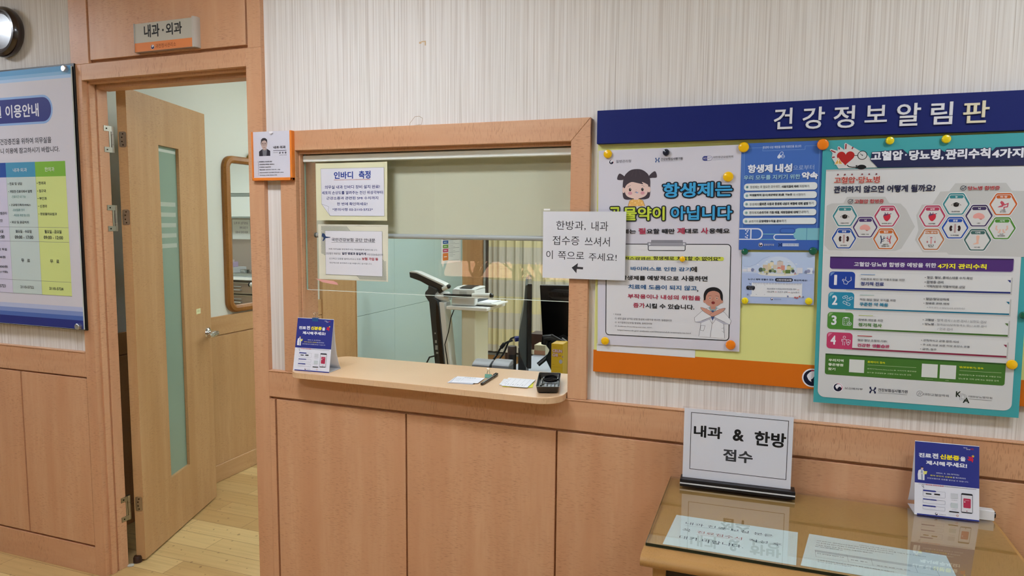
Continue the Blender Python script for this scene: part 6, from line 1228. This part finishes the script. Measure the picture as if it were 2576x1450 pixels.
# ---- curtain
CU=NT('banded_curtain_cloth',.85); sp=CU.n('ShaderNodeSeparateXYZ'); CU.l(CU.tc.outputs['Object'],sp.inputs[0])
zs=CU.math('FRACT',CU.math('DIVIDE',CU.math('SUBTRACT',sp.outputs[2],.052),.342)); st=CU.math('GREATER_THAN',zs,.5)
thr=CU.noise(CU.map((160,5,2)),1,2); base_=CU.mix('#cbc4b6','#d9cea2',st); CUM=CU.done(CU.mix(base_,'#a09a8a',CU.math('MULTIPLY',CU.ramp(thr,[(.5,0.0),(.75,1.0)]),.45)))
t=thing('curtain','long curtain with pale yellow and beige bands on the far wall','curtain',(-1.9,4.66,.15))
m=MB(); cu=lambda a,b:(-2.715+1.75*a, 4.655+.016*math.sin(a*118+3*math.sin(a*9))+.010*math.sin(a*47+b)+.005*math.sin(a*231+2), .15+2.25*b); m.grid(cu,360,8,CUM); part(t,'cloth',m)
m=MB(); m.cyl((-2.75,4.66,2.41),(-.9,4.66,2.41),.012,ALU,n=12); part(t,'rail',m)
# ================================================================ RECEPTION DESK
t=thing('reception_desk','light grey desk behind the counter carrying monitors','desk',(-.75,.9,0))
m=MB(); m.box(-1.24,-.2,.32,2.05,.715,.74,pm('#a9aeb8',.45)); part(t,'desk_top',m,bevel=.003)
for x in (-1.2,-.25): m=MB(); m.box(x,x+.03,.36,2.0,0,.715,pm('#8c9098',.5)); part(t,'side_panel',m)
DZ=.7405
# edge-on monitor
nb=Vector((*(-.9807,1.0776)[:1],.85,0)); e1=Vector((-.32,.947,0)).normalized(); e2=Vector((-.947,-.32,0)).normalized()
t=thing('monitor','grey backed monitor standing edge on behind the counter','monitor',(nb.x+e1.x*.2,nb.y+e1.y*.2,DZ),'monitors on the reception desk')
zt=1.232; zbm=.85
m=MB(); O=(nb.x,nb.y,0); m.prism([(-.02,zbm),(.5,zbm),(.5,zt),(-.02,zt)],O,e1,(0,0,1),e2,-.012,.008,BB); part(t,'screen_panel',m,bevel=.004)
m=MB(); prof=[(.008,zt-.005),(.018,zt-.01),(.026,zt-.12),(.044,zt-.22),(.047,zt-.28),(.036,zt-.33),(.014,zbm+.002),(.008,zbm+.002)]; m.prism(prof,O,e2,(0,0,1),e1,0,.46,pm('#5c6462',.45)); part(t,'back_shell',m,bevel=.006)
m=MB(); q=nb+e1*.24+e2*.025; m.box(q.x-.02,q.x+.02,q.y-.02,q.y+.02,DZ,.90,BB); m.lathe([(.10,0),(.10,.01),(.03,.018),(0,.018)],(q.x,q.y,DZ),(0,0,1),BB,28); part(t,'stand',m)
# dark monitor facing out
a=-1.0302,1.1992; b=-1.0165,.9039
t=thing('monitor','large black monitor turned away at the right end of the reception window','monitor',(a[0]+.26,1.15,DZ),'monitors on the reception desk')
m=MB(); m.prism([(a[0],a[1]),(a[0]+.02,b[1]),(a[0]+.53,b[1]-.005),(a[0]+.53,a[1]+.012)],YO,*YV,1.15,1.185,pm('#0b0b0d',.25)); part(t,'back_shell',m,bevel=.006)
m=MB(); c=-.9775,1.1327; d_=-.8874,1.1924; m.prism(rr(c[0],d_[1]-.012,c[0]+.30,c[1],.03),YO,*YV,1.135,1.151,pm('#1e2024',.3)); part(t,'back_boss',m,bevel=.006)
m=MB(); m.box(a[0]+.24,a[0]+.30,1.155,1.18,DZ+.012,b[1]+.02,BB); m.lathe([(.13,0),(.13,.01),(.03,.016),(0,.016)],(a[0]+.27,1.17,DZ),(0,0,1),BB,28); part(t,'stand',m)
# dark brown box between the monitors
a=-1.3133,.8378; b=-1.2214,.7708
m=MB(); m.box(a[0],b[0]+.03,1.85,1.97,DZ,a[1],pm('#3a2420',.4)); item('document_box',m,'dark brown box standing between the two monitors','box',(a[0],1.9,DZ),bevel=.003)
# tissue box
a=-1.2339,.7678; b=-1.1667,.7993
t=thing('tissue_box','cream striped tissue box beside the phone on the reception desk','box',((a[0]+b[0])/2,1.74,DZ))
m=MB(); m.box(a[0],b[0],1.7,1.80,DZ,b[1],pm('#c8c0a0',.6)); part(t,'carton',m,bevel=.003)
I=Ink((0,1.6999,0))
for k in range(11): x=a[0]+(b[0]-a[0])*(k+.5)/11; I.line([(x,b[1]-.003),(x+.002,a[1])],.002,'#a08c58' if k%2 else '#8c7c54')
I.rect(a[0],a[1],b[0],DZ+.002,'#b48468'); I.build('striped_print',t)
# phone
t=thing('desk_phone','black desk phone with the handset resting on it behind the snack box','phone',(-.88,.93,DZ))
PH=pm('#141416',.35)
m=MB(); m.prism([(-.9199,.8863),(-.9005,.9282),(-.9189,.9497),(-.8706,.9844),(-.8095,.9537),(-.795,DZ),(-.84,DZ)],YO,*YV,.9,1.03,PH); part(t,'body',m,bevel=.006)
m=MB(); h0=-.9174,.9761; h1=-.8348,.9832; m.tube([(h0[0],.885,h0[1]-.02),(h0[0]+.004,.885,h0[1]+.008),(h0[0]+.03,.885,h0[1]+.014),(h0[0]+.07,.89,h0[1]-.004),(h1[0],.90,h1[1]-.02)],[.016,.020,.016,.013,.016],PH,12); part(t,'handset',m)
m=MB(); a=-.9524,.8573; b=-.8894,.9149; m.tube([(a[0],.9,max(a[1],DZ+.01)),(b[0],.93,b[1])],.010,PH,8); part(t,'support_leg',m)
I=Ink((0,.8985,0)); a=-.8403,.9881; b=-.8169,.9740; I.line([a,b],.006,'#c8ccd0'); I.build('display_strip',t)
# snack box
x0=-.8456; x1=-.7945; zt=.987
t=thing('snack_box','yellow snack carton with pink lettering standing beside the window post','carton',((x0+x1)/2,.78,DZ))
m=MB(); m.box(x0,x1,.75,.83,DZ,zt,pm('#e0b414',.5)); part(t,'carton',m,bevel=.0015)
I=Ink((0,.7499,0)); PK='#e4c8cc'
for s_,a,b in (('CRUN',(-.8403,.9631),(-.7978,.9495)),('CHI',(-.8400,.9448),(-.8166,.9316))): I.t(s_,*a,*b,PK,.05,('#b05038',.06,.0006,-.0006))
q=-.8068,.9356; I.disc(*q,.0055,'#b86420',.0028); I.disc(*q,.0032,'#e0b414',.0012); q=-.8030,.9110; I.disc(q[0],q[1],.0075,'#c4bcc4',.009); q=-.7949,.9325; I.disc(*q,.0026,'#a070c0')
I.t('크런치',-.8411,.9743,-.8226,.9703,'#c08c14',.02)
for a,b in (((-.8407,.8971),(-.8311,.8958)),((-.8414,.8914),(-.8147,.8915)),((-.8413,.8857),(-.8071,.8864))): I.rect(*a,*b,'#b48414')
I.build('lettering',t)
# grey desktop units
for (a,b,c,d_,e_,lab) in (((-1.1513,.9042),(-1.1121,.9044),(-1.0629,.9222),(-1.0822,.9263),(-1.1242,.9274),'grey desktop unit with a sloping lid behind the counter, first from the printer stand'),((-1.0613,.9083),(-1.0288,.9081),(-.9769,.9274),(-.9938,.9302),(-1.0260,.9328),'grey desktop unit with a sloping lid behind the counter, second from the printer stand')):
    t=thing('desktop_unit',lab,'office device',(a[0],.62,DZ),'grey units on the reception desk')
    w_=(c[0]-a[0])*.98; zt=e_[1]; zf=a[1]
    m=MB(); zt-=.010; m.box(a[0],a[0]+w_*.93,.60,.66,DZ,zf-.006,pm('#6e7074',.45)); part(t,'body',m,bevel=.003)
    m=MB(); m.prism([(.60,zf-.006),(.66,zf-.006),(.66,zt),(.645,zt),(.625,zt-.005),(.608,zf+.001)],(a[0],0,0),(0,1,0),(0,0,1),(1,0,0),0,w_*.93,pm('#a6aab0',.4)); part(t,'lid',m,bevel=.003)
# pen cup and bottle
a=-1.0625,.9504; b=-1.0221,.9532; cx=(a[0]+b[0])/2; r_=(b[0]-a[0])/2
t=thing('dark_canister','dark canister with a brown lid beside the edge on monitor','canister',(cx,.8,DZ))
m=MB(); m.lathe([(r_*.95,0),(r_*.95,(-1.0404,.9178)[1]-DZ)],(cx,.8,DZ),(0,0,1),pm('#16161c',.3),24); part(t,'body',m); m=MB(); z_=(-1.0404,.9178)[1]; m.lathe([(r_,0),(r_,a[1]-z_),(r_*.9,a[1]-z_+.004),(0,a[1]-z_+.004)],(cx,.8,z_),(0,0,1),pm('#4a3c38',.4),24); part(t,'lid',m)
a=-1.1590,.8751; b=-1.1337,.8769; cx2=(a[0]+b[0])/2; r2=(b[0]-a[0])/2
m=MB(); m.lathe([(r2*.9,0),(r2,a[1]-DZ),(r2*.85,a[1]-DZ),(r2*.8,.02),(0,.02)],(cx2,1.02,DZ),(0,0,1),pm('#5c4438',.5),20); item('brown_cup',m,'small brown cup half hidden behind the dark canister','cup',(cx2,1.02,DZ))
# cables
P3=lambda a,y:(a[0],y,a[1])
m=MB(); m.tube([P3((-1.0926,.9568),1.03),P3((-1.1076,.9568),1.02),P3((-1.1276,.9476),1.02),P3((-1.1442,.9241),1.02),P3((-1.1558,.8930),1.02),P3((-1.1708,.8662),1.02),P3((-1.1825,.8445),1.0),(-1.16,.98,DZ+.006)],.0045,BLACK,8); item('black_cable',m,'thin black cable looping down from the edge on monitor','cable',(-1.1,.95,DZ))
t=thing('video_cable','thick video cable with a blue plug on the edge on monitor','cable',(-1.1,.93,DZ))
m=MB(); m.tube([P3((-1.0881,.9561),.93),P3((-1.1109,.9471),.93),P3((-1.1288,.9366),.93),P3((-1.1500,.9103),.93),P3((-1.1664,.8810),.93),P3((-1.1762,.8568),.9),(-1.2,.84,DZ+.006)],.005,BLACK,8); part(t,'cord',m)
m=MB(); m.tube([P3((-1.0493,.9629),.98),P3((-1.0849,.9575),.955)],.012,pm('#26308c',.4),10); part(t,'blue_plug',m); m=MB(); m.tube([P3((-1.1285,.9373),.93),P3((-1.1441,.9175),.93)],.009,BLACK,10); part(t,'ferrite_bead',m)
# ================================================================ BY THE DOOR HINGE
q=-2.5435,.1095; m=MB(); m.lathe([(.018,0),(.018,.02),(.014,.028),(0,.028)],(q[0],q[1]+.018,.0005),(0,0,1),pm('#3c2416',.5),18); item('door_stop',m,'small dark brown door stop on the floor under the hinge','door stop',(q[0],q[1]+.018,0))
for (a,r_,l) in (((-2.5426,.0905),.014,'white felt scrap on the floor in front of the door stop'),((-2.5361,.1319),.010,'white felt scrap on the floor under the open door edge')):
    m=MB(); m.lathe([(r_,0),(r_*.95,.004),(r_*.5,.006),(0,.006)],(a[0],a[1],.0004),(0,0,1),pm('#b8b6aa',.8),9); tag(m.build('felt_pad',loc=(a[0],a[1],0)),l,'felt pad')
bpy.data.objects.remove(_fo); bpy.data.curves.remove(_fc)
